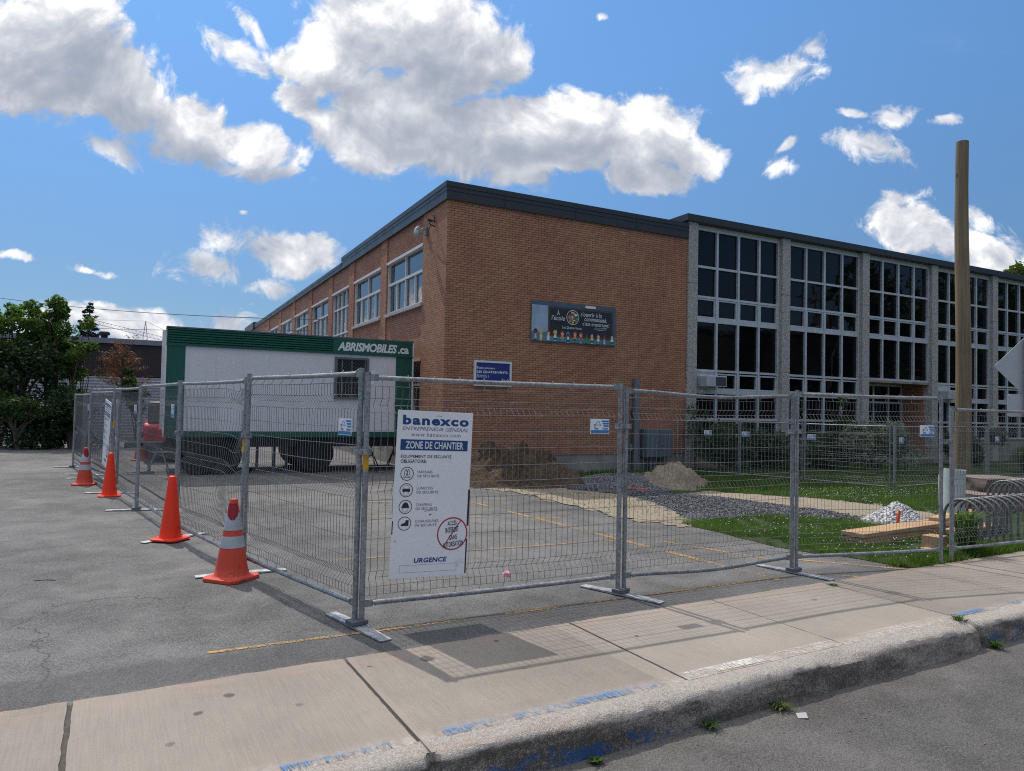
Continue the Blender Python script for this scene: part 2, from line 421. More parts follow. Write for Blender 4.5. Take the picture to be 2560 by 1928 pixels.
def ground_mat(name, c1, c2, c3, sc=18.0, vor=0.0, bstr=0.8, bd=0.03, patch=None):
    m, N, bs, out = new_mat(name)
    oc = N.n('ShaderNodeTexCoord').outputs['Object']
    a = N.noise(oc, sc, 6, 0.7).outputs['Fac']
    b = N.noise(oc, 1.2, 5, 0.65).outputs['Fac']
    h = a
    c = N.mix(N.mr(a, 0.3, 0.72), c1, c2)
    if vor:
        vo = N.n('ShaderNodeTexVoronoi', {'Vector': oc, 'Scale': vor}, feature='F1')
        vs = N.n('ShaderNodeSeparateColor', {0: vo.outputs['Color']})
        c = N.mix(N.m('MULTIPLY', vs.outputs[0], 0.9), c1, c2)
        c = N.mix(N.mr(vo.outputs['Distance'], 0.35, 0.75), c, tuple(x * 0.3 for x in c1))
        h = N.m('SUBTRACT', 1.0, vo.outputs['Distance'])
    c = N.mix(N.m('MULTIPLY', N.mr(b, 0.48, 0.72), 0.75), c, c3)
    if patch:
        pz = N.noise(oc, patch[1], 5, 0.7).outputs['Fac']
        c = N.mix(N.mr(pz, patch[2], patch[2] + 0.06), c, patch[0])
    N.set(bs.inputs['Base Color'], c)
    bs.inputs['Roughness'].default_value = 0.95
    bs.inputs['Specular IOR Level'].default_value = 0.2
    bump(N, bs, h, bstr, bd)
    return m


def leaf_mat(name, dark, light, trans=0.35, vscale=1.6):
    m, N, bs, out = new_mat(name)
    oc = N.n('ShaderNodeTexCoord').outputs['Object']
    a = N.noise(oc, vscale, 3, 0.6).outputs['Fac']
    b = N.noise(oc, 23, 2, 0.6).outputs['Fac']
    c = N.mix(N.mr(N.m('ADD', N.m('MULTIPLY', a, 0.6), N.m('MULTIPLY', b, 0.5)), 0.35, 0.75), dark, light)
    N.set(bs.inputs['Base Color'], c)
    bs.inputs['Roughness'].default_value = 0.55
    bs.inputs['Specular IOR Level'].default_value = 0.35
    tr = N.n('ShaderNodeBsdfTranslucent', {'Color': N.mix(1.0, c, (1.25, 1.35, 0.6), 'MULTIPLY')})
    mx = N.n('ShaderNodeMixShader', {0: trans, 1: bs.outputs[0], 2: tr.outputs[0]})
    N.set(out.inputs[0], mx.outputs[0])
    return m


def glass_mat(name, tint=(0.003, 0.0033, 0.004), rough=0.012, wave=0.12, ior=1.33):
    m, N, bs, out = new_mat(name)
    oc = N.n('ShaderNodeTexCoord').outputs['Object']
    N.set(bs.inputs['Base Color'], N.mix(N.mr(N.noise(oc, 0.9, 3).outputs['Fac'], 0.4, 0.7), tint, tuple(t * 2.2 for t in tint)))
    bs.inputs['Roughness'].default_value = rough
    bs.inputs['IOR'].default_value = ior
    bump(N, bs, N.noise(oc, 1.7, 2, 0.5).outputs['Fac'], wave, 0.02)
    return m


def wood_mat(name, c1, c2, axis=2, knots=True):
    m, N, bs, out = new_mat(name)
    oc = N.n('ShaderNodeTexCoord').outputs['Object']
    st = [22, 22, 22]; st[axis] = 0.7
    g = N.noise(N.mapping(oc, tuple(st)), 1.0, 6, 0.65, 0.5).outputs['Fac']
    st2 = [60, 60, 60]; st2[axis] = 0.5
    cr_ = N.mr(N.noise(N.mapping(oc, tuple(st2)), 1.0, 2, 0.5).outputs['Fac'], 0.68, 0.74)
    c = N.mix(N.mr(g, 0.3, 0.7), c1, c2)
    big = N.noise(oc, 1.1, 4, 0.6).outputs['Fac']
    c = N.mix(N.m('MULTIPLY', N.mr(big, 0.45, 0.75), 0.45), c, tuple(x * 0.62 for x in c1))
    c = N.mix(N.m('MULTIPLY', cr_, 0.7), c, tuple(x * 0.25 for x in c1))
    if knots:
        vo = N.n('ShaderNodeTexVoronoi', {'Vector': N.mapping(oc, (2.2, 2.2, 1.0) if axis == 2 else (1.0, 4, 4)), 'Scale': 1.0}, feature='F1')
        c = N.mix(N.mr(vo.outputs['Distance'], 0.10, 0.03), c, tuple(x * 0.3 for x in c1))
    N.set(bs.inputs['Base Color'], c)
    bs.inputs['Roughness'].default_value = 0.8
    bump(N, bs, N.m('SUBTRACT', g, cr_), 0.5, 0.01)
    return m


def aggregate_mat():
    m, N, bs, out = new_mat("exposed_aggregate")
    oc = N.n('ShaderNodeTexCoord').outputs['Object']
    vo = N.n('ShaderNodeTexVoronoi', {'Vector': oc, 'Scale': 52.0}, feature='F1')
    vs = N.n('ShaderNodeSeparateColor', {0: vo.outputs['Color']})
    c = N.mix(vs.outputs[0], (0.38, 0.36, 0.335), (0.60, 0.575, 0.54))
    c = N.mix(N.mr(vo.outputs['Distance'], 0.45, 0.75), c, (0.20, 0.19, 0.175))
    st = N.noise(N.mapping(oc, (3, 3, 0.4)), 1.2, 5, 0.65).outputs['Fac']
    c = N.mix(N.m('MULTIPLY', N.mr(st, 0.5, 0.75), 0.5), c, (0.30, 0.28, 0.26))
    z = N.n('ShaderNodeSeparateXYZ', {0: oc}).outputs[2]
    jt = N.m('LESS_THAN', N.m('ABSOLUTE', N.m('SUBTRACT', N.m('MODULO', N.m('ADD', z, 10.02), 2.33), 1.2)), 0.008)
    c = N.mix(N.m('MULTIPLY', jt, 0.7), c, (0.05, 0.05, 0.05))
    N.set(bs.inputs['Base Color'], c)
    bs.inputs['Roughness'].default_value = 0.9
    bump(N, bs, N.m('SUBTRACT', 1.0, vo.outputs['Distance']), 0.8, 0.012)
    return m


def galv_mat(name, base=0.42, metal=0.75, rust=False):
    m, N, bs, out = new_mat(name)
    oc = N.n('ShaderNodeTexCoord').outputs['Object']
    vo = N.n('ShaderNodeTexVoronoi', {'Vector': oc, 'Scale': 60.0}, feature='F1')
    vs = N.n('ShaderNodeSeparateColor', {0: vo.outputs['Color']})
    a = N.noise(oc, 7, 5, 0.7).outputs['Fac']
    c = N.mix(N.mr(N.m('ADD', N.m('MULTIPLY', vs.outputs[0], 0.3), N.m('MULTIPLY', a, 0.8)), 0.3, 0.8), (base * 0.62, base * 0.64, base * 0.67), (base * 1.2, base * 1.22, base * 1.26))
    st = N.mr(N.noise(N.mapping(oc, (1, 1, 0.6)), 13, 4, 0.7).outputs['Fac'], 0.58 if rust else 0.66, 0.72)
    c = N.mix(N.m('MULTIPLY', st, 0.75 if rust else 0.35), c, (0.09, 0.06, 0.045))
    N.set(bs.inputs['Base Color'], c)
    bs.inputs['Metallic'].default_value = metal
    N.set(bs.inputs['Roughness'], N.mr(a, 0.3, 0.7, 0.36, 0.58))
    return m


M = {}
M['brick'] = brick_mat("brick_front", 0)
M['brick_side'] = brick_mat("brick_side", 1)
M['asphalt'] = asphalt_mat("old_asphalt", 0.062, 0.235, strip=True)
M['road'] = asphalt_mat("road_asphalt", 0.055, 0.175, (1.0, 0.955, 0.915), crack=False)
M['sidewalk'] = sidewalk_mat()
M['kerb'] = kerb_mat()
M['joint'] = simple("joint_dirt", (0.075, 0.065, 0.055), 0.95, var=0.4, vscale=30)
M['joint_wood'] = wood_mat("joint_strip_wood", (0.26, 0.22, 0.19), (0.36, 0.31, 0.27), axis=1, knots=False)
M['yellow'] = worn_paint("worn_yellow_paint", (0.52, 0.31, 0.10), 55, 0.46)
M['blue_line'] = worn_paint("worn_blue_paint", (0.10, 0.25, 0.48), 1.0, 0.495, (240, 14, 1))
M['white_line'] = worn_paint("worn_white_paint", (0.74, 0.72, 0.68), 1.0, 0.53, (240, 14, 1))
M['lawn'] = ground_mat("lawn_soil", (0.025, 0.045, 0.014), (0.05, 0.085, 0.025), (0.06, 0.06, 0.03), 30)
M['sand'] = ground_mat("sand", (0.24, 0.205, 0.155), (0.39, 0.335, 0.26), (0.21, 0.175, 0.13), 26, patch=((0.13, 0.09, 0.06), 3.2, 0.60))
M['gravel'] = ground_mat("blue_grey_gravel", (0.115, 0.12, 0.135), (0.29, 0.30, 0.33), (0.24, 0.235, 0.235), 40, vor=34, bstr=1.0, bd=0.03)
M['dirt'] = ground_mat("dug_earth", (0.038, 0.025, 0.017), (0.13, 0.092, 0.064), (0.17, 0.13, 0.098), 15, bstr=1.0, bd=0.06)
M['sandpile'] = ground_mat("damp_sand", (0.215, 0.175, 0.13), (0.33, 0.275, 0.205), (0.16, 0.125, 0.09), 12, bstr=0.9, bd=0.04, patch=((0.14, 0.095, 0.06), 2.2, 0.66))
M['white_stone'] = ground_mat("white_crushed_stone", (0.42, 0.42, 0.44), (0.78, 0.78, 0.80), (0.55, 0.55, 0.58), 40, vor=30, bstr=1.0, bd=0.03)
M['grass'] = leaf_mat("grass_blades", (0.048, 0.105, 0.016), (0.135, 0.215, 0.042), 0.45, 1.3)
M['clover'] = simple("clover_white", (0.62, 0.60, 0.50), 0.8, var=0.15)
M['galv'] = galv_mat("galvanised_steel", 0.30, 0.45)
M['galv_old'] = galv_mat("stained_galvanised_steel", 0.26, 0.4, rust=True)
M['wire'] = galv_mat("galvanised_wire", 0.20, 0.4)
M['rack'] = galv_mat("rack_steel", 0.16, 0.45, rust=True)
M['steel_plate'] = galv_mat("foot_plate_steel", 0.42, 0.5)
M['fascia'] = simple("dark_coping_metal", (0.042, 0.041, 0.041), 0.42, 0.25, var=0.1, vscale=1.2)
M['frame'] = simple("aluminium_window_frame", (0.56, 0.57, 0.59), 0.5, 0.35, var=0.08)
M['white_frame'] = simple("white_window_frame", (0.66, 0.67, 0.68), 0.5, 0.0, var=0.06)
M['glass'] = glass_mat("dark_window_glass")
M['glass_blue'] = glass_mat("side_window_glass", (0.010, 0.016, 0.024), 0.012, 0.05, 2.5)
M['sill'] = simple("stone_sill", (0.42, 0.40, 0.37), 0.8, var=0.15, bmp=0.2)
M['aggregate'] = aggregate_mat()
M['foundation'] = simple("foundation_concrete", (0.27, 0.245, 0.215), 0.9, var=0.25, vscale=2.2, bmp=0.3, bscale=25, dirt=((0.10, 0.085, 0.07), 1.6, 0.56))
M['roof'] = simple("flat_roof_membrane", (0.12, 0.12, 0.12), 0.9)
M['black'] = simple("black_interior", (0.012, 0.012, 0.013), 0.8)
M['trailer_white'] = simple("trailer_white_panel", (0.67, 0.65, 0.655), 0.5, var=0.03, vscale=2, dirt=((0.45, 0.44, 0.42), 1.6, 0.56, 0.25))
M['trailer_green'] = simple("trailer_green_trim", (0.004, 0.082, 0.055), 0.42, var=0.08, vscale=3)
M['letter_white'] = simple("white_lettering", (0.74, 0.75, 0.74), 0.5, var=0.02)
M['chassis'] = simple("black_chassis", (0.010, 0.010, 0.011), 0.6)
M['tyre'] = simple("tyre_rubber", (0.005, 0.005, 0.006), 0.85, bmp=0.2)
M['rim'] = simple("wheel_rim", (0.20, 0.20, 0.21), 0.5, 0.4)
M['grille'] = simple("grey_grille", (0.13, 0.135, 0.145), 0.5, 0.4)
M['sign_white'] = simple("sign_board_white", (0.80, 0.78, 0.79), 0.5, var=0.03, vscale=2.5, dirt=((0.46, 0.44, 0.45), 3.0, 0.62, 0.35))
M['sign_back'] = simple("sign_back_grey", (0.44, 0.45, 0.47), 0.6, 0.2, var=0.05)
M['sign_blue'] = simple("print_blue", (0.010, 0.060, 0.225), 0.45, var=0.05)
M['tag_blue'] = simple("tag_blue_ink", (0.03, 0.20, 0.50), 0.5, var=0.04)
M['ink_navy'] = simple("ink_navy", (0.012, 0.05, 0.19), 0.5, var=0.04)
M['ink_black'] = simple("ink_black", (0.018, 0.018, 0.03), 0.5, var=0.05)
M['ink_grey'] = simple("ink_grey", (0.10, 0.10, 0.13), 0.5, var=0.05)
M['ink_red'] = simple("ink_red", (0.42, 0.018, 0.045), 0.5, var=0.05)
M['board_blue'] = simple("school_sign_blue", (0.016, 0.030, 0.19), 0.4, var=0.05)
M['cone_bright'] = simple("bright_orange_cone", (0.90, 0.040, 0.004), 0.45, var=0.06, vscale=5, dirt=((0.34, 0.04, 0.02), 7, 0.58, 0.55))
M['cone_dull'] = simple("faded_red_cone", (0.60, 0.062, 0.028), 0.6, var=0.12, vscale=7, dirt=((0.15, 0.04, 0.03), 7, 0.55, 0.65))
M['cone_red'] = simple("dark_red_patch", (0.28, 0.008, 0.018), 0.5, var=0.1)
M['collar'] = simple("reflective_collar", (0.42, 0.43, 0.45), 0.45, 0.2, var=0.14, vscale=9, dirt=((0.20, 0.19, 0.19), 8, 0.6, 0.5))
M['orange_wood'] = simple("orange_painted_stake", (0.80, 0.11, 0.02), 0.6, var=0.12)
M['yellow_tag'] = simple("yellow_sticker", (0.62, 0.33, 0.02), 0.5, var=0.15)
M['pole'] = wood_mat("treated_pole_wood", (0.150, 0.110, 0.063), (0.265, 0.200, 0.120))
M['lumber'] = wood_mat("fresh_lumber", (0.36, 0.215, 0.115), (0.50, 0.325, 0.18), axis=0)
M['pvc'] = simple("pale_pvc_pipe", (0.40, 0.47, 0.45), 0.5, var=0.08, vscale=4)
M['slab'] = simple("broken_concrete", (0.20, 0.165, 0.145), 0.9, var=0.25, vscale=5, bmp=0.6, bscale=18)
M['slab_face'] = simple("cut_concrete_face", (0.12, 0.088, 0.075), 0.9, var=0.3, vscale=9, bmp=0.6, bscale=20)
M['cabinet'] = simple("cabinet_grey_paint", (0.125, 0.15, 0.17), 0.5, 0.1, var=0.06)
M['conduit'] = simple("conduit_grey", (0.17, 0.185, 0.21), 0.5, 0.2, var=0.1)
M['ac_white'] = simple("ac_casing", (0.50, 0.52, 0.55), 0.5, var=0.05)
M['ac_dark'] = simple("ac_grille", (0.07, 0.075, 0.08), 0.6, var=0.1)
M['brown_metal'] = simple("brown_ribbed_cladding", (0.040, 0.030, 0.031), 0.6, var=0.12, vscale=0.8)
M['white_metal'] = simple("white_corrugated_sheet", (0.50, 0.51, 0.55), 0.5, var=0.1)
M['trim_metal'] = simple("roof_edge_trim", (0.22, 0.22, 0.25), 0.5, 0.2)
M['red_car'] = simple("red_car_paint", (0.42, 0.018, 0.03), 0.25, 0.0, var=0.05)
M['car_glass'] = glass_mat("car_glass", (0.015, 0.016, 0.018), 0.03)
M['lamp_glass'] = simple("lamp_lens", (0.50, 0.52, 0.52), 0.25, var=0.1)
M['bark'] = simple("bark", (0.075, 0.055, 0.04), 0.9, var=0.3, vscale=12, bmp=0.6, bscale=30)
M['leaf_bright'] = leaf_mat("bright_leaves", (0.050, 0.105, 0.020), (0.115, 0.19, 0.040), 0.5)
M['leaf_mid'] = leaf_mat("mid_leaves", (0.026, 0.062, 0.016), (0.065, 0.12, 0.03), 0.35)
M['leaf_dark'] = leaf_mat("dark_evergreen", (0.012, 0.034, 0.013), (0.040, 0.078, 0.026), 0.28)
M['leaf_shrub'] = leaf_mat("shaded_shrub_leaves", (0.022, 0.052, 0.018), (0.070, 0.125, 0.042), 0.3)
M['leaf_pale'] = leaf_mat("pale_shrub_leaves", (0.07, 0.11, 0.06), (0.38, 0.41, 0.32), 0.25)
M['leaf_dead'] = leaf_mat("dead_brown_needles", (0.12, 0.054, 0.028), (0.23, 0.112, 0.06), 0.25)
M['leaf_spruce'] = leaf_mat("blue_spruce_needles", (0.008, 0.018, 0.016), (0.02, 0.04, 0.034), 0.15)
M['leaf_tree'] = leaf_mat("yellowish_leaves", (0.06, 0.09, 0.02), (0.14, 0.17, 0.045), 0.4)
M['pink'] = simple("pink_plastic", (0.75, 0.28, 0.40), 0.5)
M['paper'] = simple("crumpled_paper", (0.40, 0.41, 0.42), 0.8)
M['cable'] = simple("cable_black", (0.02, 0.02, 0.022), 0.6)
M['crane'] = simple("crane_steel", (0.42, 0.43, 0.45), 0.6)
M['banner_blue'] = simple("banner_slate_blue", (0.055, 0.115, 0.175), 0.5, var=0.18, vscale=3)
M['banner_light'] = simple("banner_pale_blue", (0.30, 0.40, 0.52), 0.5, var=0.25, vscale=2)
M['banner_teal'] = simple("banner_teal", (0.06, 0.22, 0.29), 0.5, var=0.2, vscale=3)
M['chalkboard'] = simple("printed_chalkboard", (0.016, 0.024, 0.034), 0.6, var=0.3, vscale=3)
M['board_brown'] = simple("printed_wood_frame", (0.10, 0.050, 0.030), 0.6, var=0.3, vscale=8)
M['red_box'] = simple("red_alarm_box", (0.30, 0.03, 0.02), 0.5)
for nm, c in dict(skin=(0.72, 0.42, 0.28), skin_dark=(0.16, 0.06, 0.035), hair_red=(0.42, 0.05, 0.02), hair_blond=(0.68, 0.42, 0.10), hair_brown=(0.10, 0.035, 0.02),
                  cloth_pink=(0.80, 0.38, 0.45), cloth_yellow=(0.75, 0.62, 0.12), cloth_white=(0.80, 0.80, 0.76), cloth_green=(0.10, 0.28, 0.03), cloth_blue=(0.10, 0.25, 0.55), cloth_orange=(0.75, 0.28, 0.06), cloth_dark=(0.03, 0.035, 0.05), flag_red=(0.55, 0.03, 0.03)).items():
    M[nm] = simple("print_" + nm, c, 0.6, var=0.04)


# ------------------------------------------------------------------ mesh building
class MB:
    def __init__(s):
        s.v = []; s.f = []; s.mi = []

    def add(s, vs, fs, mi=0):
        b = len(s.v)
        s.v.extend([tuple(v) for v in vs])
        for f in fs:
            s.f.append(tuple(b + i for i in f)); s.mi.append(mi)

    def box(s, x0, x1, y0, y1, z0, z1, mi=0, M_=None):
        vs = [Vector((x, y, z)) for z in (z0, z1) for y in (y0, y1) for x in (x0, x1)]
        if M_ is not None:
            vs = [M_ @ v for v in vs]
        s.add(vs, [(0, 2, 3, 1), (4, 5, 7, 6), (0, 1, 5, 4), (2, 6, 7, 3), (0, 4, 6, 2), (1, 3, 7, 5)], mi)
        return s

    def tube(s, pts, r, n=8, mi=0, cap=True, closed=False):
        pts = [Vector(p) for p in pts]
        rs = r if isinstance(r, (list, tuple)) else [r] * len(pts)
        m = len(pts)
        nrm = None; rings = []
        for i in range(m):
            a = pts[i - 1] if (i > 0 or closed) else pts[i]
            b = pts[(i + 1) % m] if (i < m - 1 or closed) else pts[i]
            t = (b - a)
            t = t.normalized() if t.length > 1e-9 else Vector((0, 0, 1))
            if nrm is None:
                ref = Vector((0, 0, 1)) if abs(t.z) < 0.9 else Vector((1, 0, 0))
                nrm = t.cross(ref).normalized()
            else:
                nrm = (nrm - t * nrm.dot(t))
                nrm = nrm.normalized() if nrm.length > 1e-6 else t.orthogonal().normalized()
            bn = t.cross(nrm)
            rings.append([pts[i] + (nrm * math.cos(2 * math.pi * k / n) + bn * math.sin(2 * math.pi * k / n)) * rs[i] for k in range(n)])
        vs = [v for rg in rings for v in rg]
        fs = []
        for i in range(m if closed else m - 1):
            j = (i + 1) % m
            for k in range(n):
                k2 = (k + 1) % n
                fs.append((i * n + k, i * n + k2, j * n + k2, j * n + k))
        if cap and not closed:
            fs.append(tuple(range(n - 1, -1, -1)))
            fs.append(tuple((m - 1) * n + k for k in range(n)))
        s.add(vs, fs, mi)
        return s

    def lathe(s, prof, n=24, c=(0, 0, 0), mi=0, cap=True, M_=None):
        vs = []
        for (r, z) in prof:
            for k in range(n):
                a = 2 * math.pi * k / n
                v = Vector((c[0] + r * math.cos(a), c[1] + r * math.sin(a), c[2] + z))
                vs.append(M_ @ v if M_ is not None else v)
        fs = []
        for i in range(len(prof) - 1):
            for k in range(n):
                k2 = (k + 1) % n
                fs.append((i * n + k, i * n + k2, (i + 1) * n + k2, (i + 1) * n + k))
        if cap:
            fs.append(tuple(range(n - 1, -1, -1)))
            fs.append(tuple((len(prof) - 1) * n + k for k in range(n)))
        s.add(vs, fs, mi)
        return s

    def prism(s, pts, h0, h1, mi=0, M_=None):
        """pts: 2-D outline (x, y) counter-clockwise, extruded in z"""
        n = len(pts)
        vs = [Vector((x, y, h0)) for x, y in pts] + [Vector((x, y, h1)) for x, y in pts]
        if M_ is not None:
            vs = [M_ @ v for v in vs]
        fs = [tuple(range(n - 1, -1, -1)), tuple(range(n, 2 * n))]
        for i in range(n):
            j = (i + 1) % n
            fs.append((i, j, n + j, n + i))
        s.add(vs, fs, mi)
        return s

    def build(s, name, mats, parent=None, smooth=False, bevel=0.0, loc=None, rz=0.0):
        me = bpy.data.meshes.new(name)
        me.from_pydata(s.v, [], s.f)
        if not isinstance(mats, (list, tuple)):
            mats = [mats]
        for m in mats:
            me.materials.append(m)
        if len(mats) > 1:
            me.polygons.foreach_set('material_index', s.mi)
        if smooth:
            me.polygons.foreach_set('use_smooth', [True] * len(me.polygons))
            me.set_sharp_from_angle(angle=math.radians(40))
        me.update()
        o = bpy.data.objects.new(name, me)
        COL.objects.link(o)
        if parent is not None:
            o.parent = parent
        if loc is not None:
            o.location = loc
        o.rotation_euler.z = rz
        if bevel:
            b = o.modifiers.new("bevel", 'BEVEL'); b.width = bevel; b.segments = 2; b.limit_method = 'ANGLE'
        return o


def tag(o, label=None, cat=None, group=None, kind=None):
    if label: o['label'] = label
    if cat: o['category'] = cat
    if group: o['group'] = group
    if kind: o['kind'] = kind
    return o


def thing(name, label, cat, loc=(0, 0, 0), rz=0.0, group=None):
    o = bpy.data.objects.new(name, None)
    COL.objects.link(o)
    o.empty_display_size = 0.2
    o.location = loc; o.rotation_euler.z = rz
    return tag(o, label, cat, group)


def copy_tree(o, parent=None):
    c = o.copy(); COL.objects.link(c)
    if parent is not None:
        c.parent = parent
    for ch in o.children:
        copy_tree(ch, c)
    return c


def np_mesh(name, V, faces_per, mats, parent=None, k=3):
    """V: (n*k,3) vertices, one k-gon per k vertices"""
    me = bpy.data.meshes.new(name)
    n = len(V) // k
    me.vertices.add(len(V)); me.vertices.foreach_set('co', np.asarray(V, dtype=np.float32).ravel())
    me.loops.add(len(V)); me.loops.foreach_set('vertex_index', np.arange(len(V), dtype=np.int32))
    me.polygons.add(n); me.polygons.foreach_set('loop_start', np.arange(n, dtype=np.int32) * k)
    try:
        me.polygons.foreach_set('loop_total', np.full(n, k, dtype=np.int32))
    except Exception:
        pass
    me.materials.append(mats)
    me.update(calc_edges=True); me.validate()
    o = bpy.data.objects.new(name, me)
    COL.objects.link(o)
    if parent is not None:
        o.parent = parent
    return o


_tcache = {}


def text_geo(body, shear=0.0, offset=0.0, space=1.0):
    key = (body, shear, offset, space)
    if key in _tcache:
        return _tcache[key]
    cu = bpy.data.curves.new("txt", 'FONT')
    cu.body = body; cu.shear = shear; cu.offset = offset; cu.space_character = space
    cu.resolution_u = 3; cu.fill_mode = 'FRONT'
    ob = bpy.data.objects.new("txt", cu)
    COL.objects.link(ob)
    dg = bpy.context.evaluated_depsgraph_get()
    me = bpy.data.meshes.new_from_object(ob.evaluated_get(dg))
    V = np.array([v.co[:2] for v in me.vertices]); Fs = [tuple(p.vertices) for p in me.polygons]
    bpy.data.objects.remove(ob); bpy.data.curves.remove(cu); bpy.data.meshes.remove(me)
    V = V - V.min(0)
    _tcache[key] = (V, Fs)
    return V, Fs


class Face:
    """a flat rectangle (corners given) that takes print: U right, V down, both 0..1; w,h in metres"""
    def __init__(s, tl, tr, bl, br, out):
        s.c = [Vector(x) for x in (tl, tr, bl, br)]
        s.n = Vector(out).normalized()
        s.w = (s.c[1] - s.c[0]).length; s.h = (s.c[2] - s.c[0]).length

    def p(s, U, V, off=0.003):
        a = s.c[0].lerp(s.c[1], U); b = s.c[2].lerp(s.c[3], U)
        return a.lerp(b, V) + s.n * off

    def text(s, mb, body, U0, U1, V0, V1, mi=0, off=0.003, rot=0.0, **kw):
        g, fs = text_geo(body, **kw)
        mx = g.max(0)
        q = g / mx
        cu, cv = (U0 + U1) / 2, (V0 + V1) / 2
        dx = (q[:, 0] - 0.5) * (U1 - U0) * s.w; dy = (q[:, 1] - 0.5) * (V1 - V0) * s.h
        c, s_ = math.cos(rot), math.sin(rot)
        X = dx * c - dy * s_; Y = dx * s_ + dy * c
        mb.add([s.p(cu + x / s.w, cv - y / s.h, off) for x, y in zip(X, Y)], fs, mi)

    def rect(s, mb, U0, U1, V0, V1, mi=0, off=0.002):
        mb.add([s.p(U0, V1, off), s.p(U1, V1, off), s.p(U1, V0, off), s.p(U0, V0, off)], [(0, 1, 2, 3)], mi)

    def poly(s, mb, pts, mi=0, off=0.003):
        mb.add([s.p(a, b, off) for a, b in pts], [tuple(range(len(pts)))], mi)

    def disc(s, mb, U, V, r, mi=0, off=0.003, a0=0, a1=360, n=24, ry=None):
        ry = ry or r
        ps = [(U + r * math.cos(math.radians(a0 + (a1 - a0) * i / n)) / s.w, V - ry * math.sin(math.radians(a0 + (a1 - a0) * i / n)) / s.h) for i in range(n + (0 if a1 - a0 == 360 else 1))]
        s.poly(mb, ps, mi, off)

    def ring(s, mb, U, V, r, t, mi=0, off=0.003, n=40, ry=None):
        ry = ry or r
        vs = []
        for i in range(n):
            a = 2 * math.pi * i / n
            for rr, r2 in ((r, ry), (r - t, ry - t)):
                vs.append(s.p(U + rr * math.cos(a) / s.w, V - r2 * math.sin(a) / s.h, off))
        mb.add(vs, [(2 * i, 2 * ((i + 1) % n), 2 * ((i + 1) % n) + 1, 2 * i + 1) for i in range(n)], mi)

    def line(s, mb, a, b, t, mi=0, off=0.003):
        A = s.p(*a, off); B = s.p(*b, off)
        d = (B - A).normalized().cross(s.n) * t / 2
        mb.add([A - d, B - d, B + d, A + d], [(3, 2, 1, 0)], mi)


def sheet(name, pts, z, mat, jitter=0.03, seg=0.25, parent=None, seed=0, smoothz=None):
    """flat sheet from an outline of (x, y), its edge slightly ragged"""
    rr = random.Random(seed)
    out = []
    n = len(pts)
    for i in range(n):
        a = Vector(pts[i][:2]); b = Vector(pts[(i + 1) % n][:2])
        L = (b - a).length
        k = max(1, min(60, int(L / seg))) if jitter else 1
        for j in range(k):
            q = a.lerp(b, j / k)
            if jitter and L < 30:
                q = q + Vector((rr.uniform(-1, 1), rr.uniform(-1, 1))) * jitter
                if jitter > 0.04: q = q + Vector((mnoise.noise(Vector((q.x * 2.2, q.y * 2.2, seed))), mnoise.noise(Vector((q.x * 2.2, q.y * 2.2, seed + 9))))) * 0.14
            out.append(q)
    bm = bmesh.new()
    vs = [bm.verts.new((q.x, q.y, z)) for q in out]
    f = bm.faces.new(vs)
    bm.normal_update()
    if f.normal.z < 0:
        f.normal_flip()
    bmesh.ops.triangulate(bm, faces=[f])
    me = bpy.data.meshes.new(name); bm.to_mesh(me); bm.free()
    me.materials.append(mat)
    o = bpy.data.objects.new(name, me); COL.objects.link(o)
    if parent: o.parent = parent
    return o


def in_poly(P, poly):
    x, y = P[:, 0], P[:, 1]
    ins = np.zeros(len(P), bool)
    n = len(poly)
    for i in range(n):
        x1, y1 = poly[i][0], poly[i][1]; x2, y2 = poly[(i + 1) % n][0], poly[(i + 1) % n][1]
        c = ((y1 > y) != (y2 > y)) & (x < (x2 - x1) * (y - y1) / ((y2 - y1) if y2 != y1 else 1e-9) + x1)
        ins ^= c
    return ins


# ------------------------------------------------------------------ frames of reference
KANG = math.atan2(0.494, 0.8695)                       # the kerb
Kd = Vector((math.cos(KANG), math.sin(KANG), 0)); Kn = Vector((-math.sin(KANG), math.cos(KANG), 0))


def SN(S, N, z=0.0):
    return Kd * S + Kn * N + Vector((0, 0, z))


BANG = 0.4745                                          # the school
Bu = Vector((math.cos(BANG), math.sin(BANG), 0)); Bv = Vector((-math.sin(BANG), math.cos(BANG), 0))
BO = Vector((-1.5703, 16.2386, 0))


def BL(x, y, z=0.0):
    return BO + Bu * x + Bv * y + Vector((0, 0, z))


# ================================================================== SETTING
g = sheet("ground", [(-1500, -1500), (1500, -1500), (1500, 1500), (-1500, 1500)], -0.30, M['lawn'], 0)
tag(g, kind='structure')
road = MB()
road.add([(-250, -7.5, 0), (250, -7.5, 0), (250, 3.05, 0), (-250, 3.05, 0)], [(0, 1, 2, 3)])
road = road.build("road", M['road'], loc=(0, 0, -0.17), rz=KANG); tag(road, kind='structure')
lot = MB(); lot.add([(-120, 4.1, 0), (160, 4.1, 0), (160, 160, 0), (-120, 160, 0)], [(0, 1, 2, 3)])
lot = lot.build("parking_lot", M['asphalt'], rz=KANG); tag(lot, kind='structure')

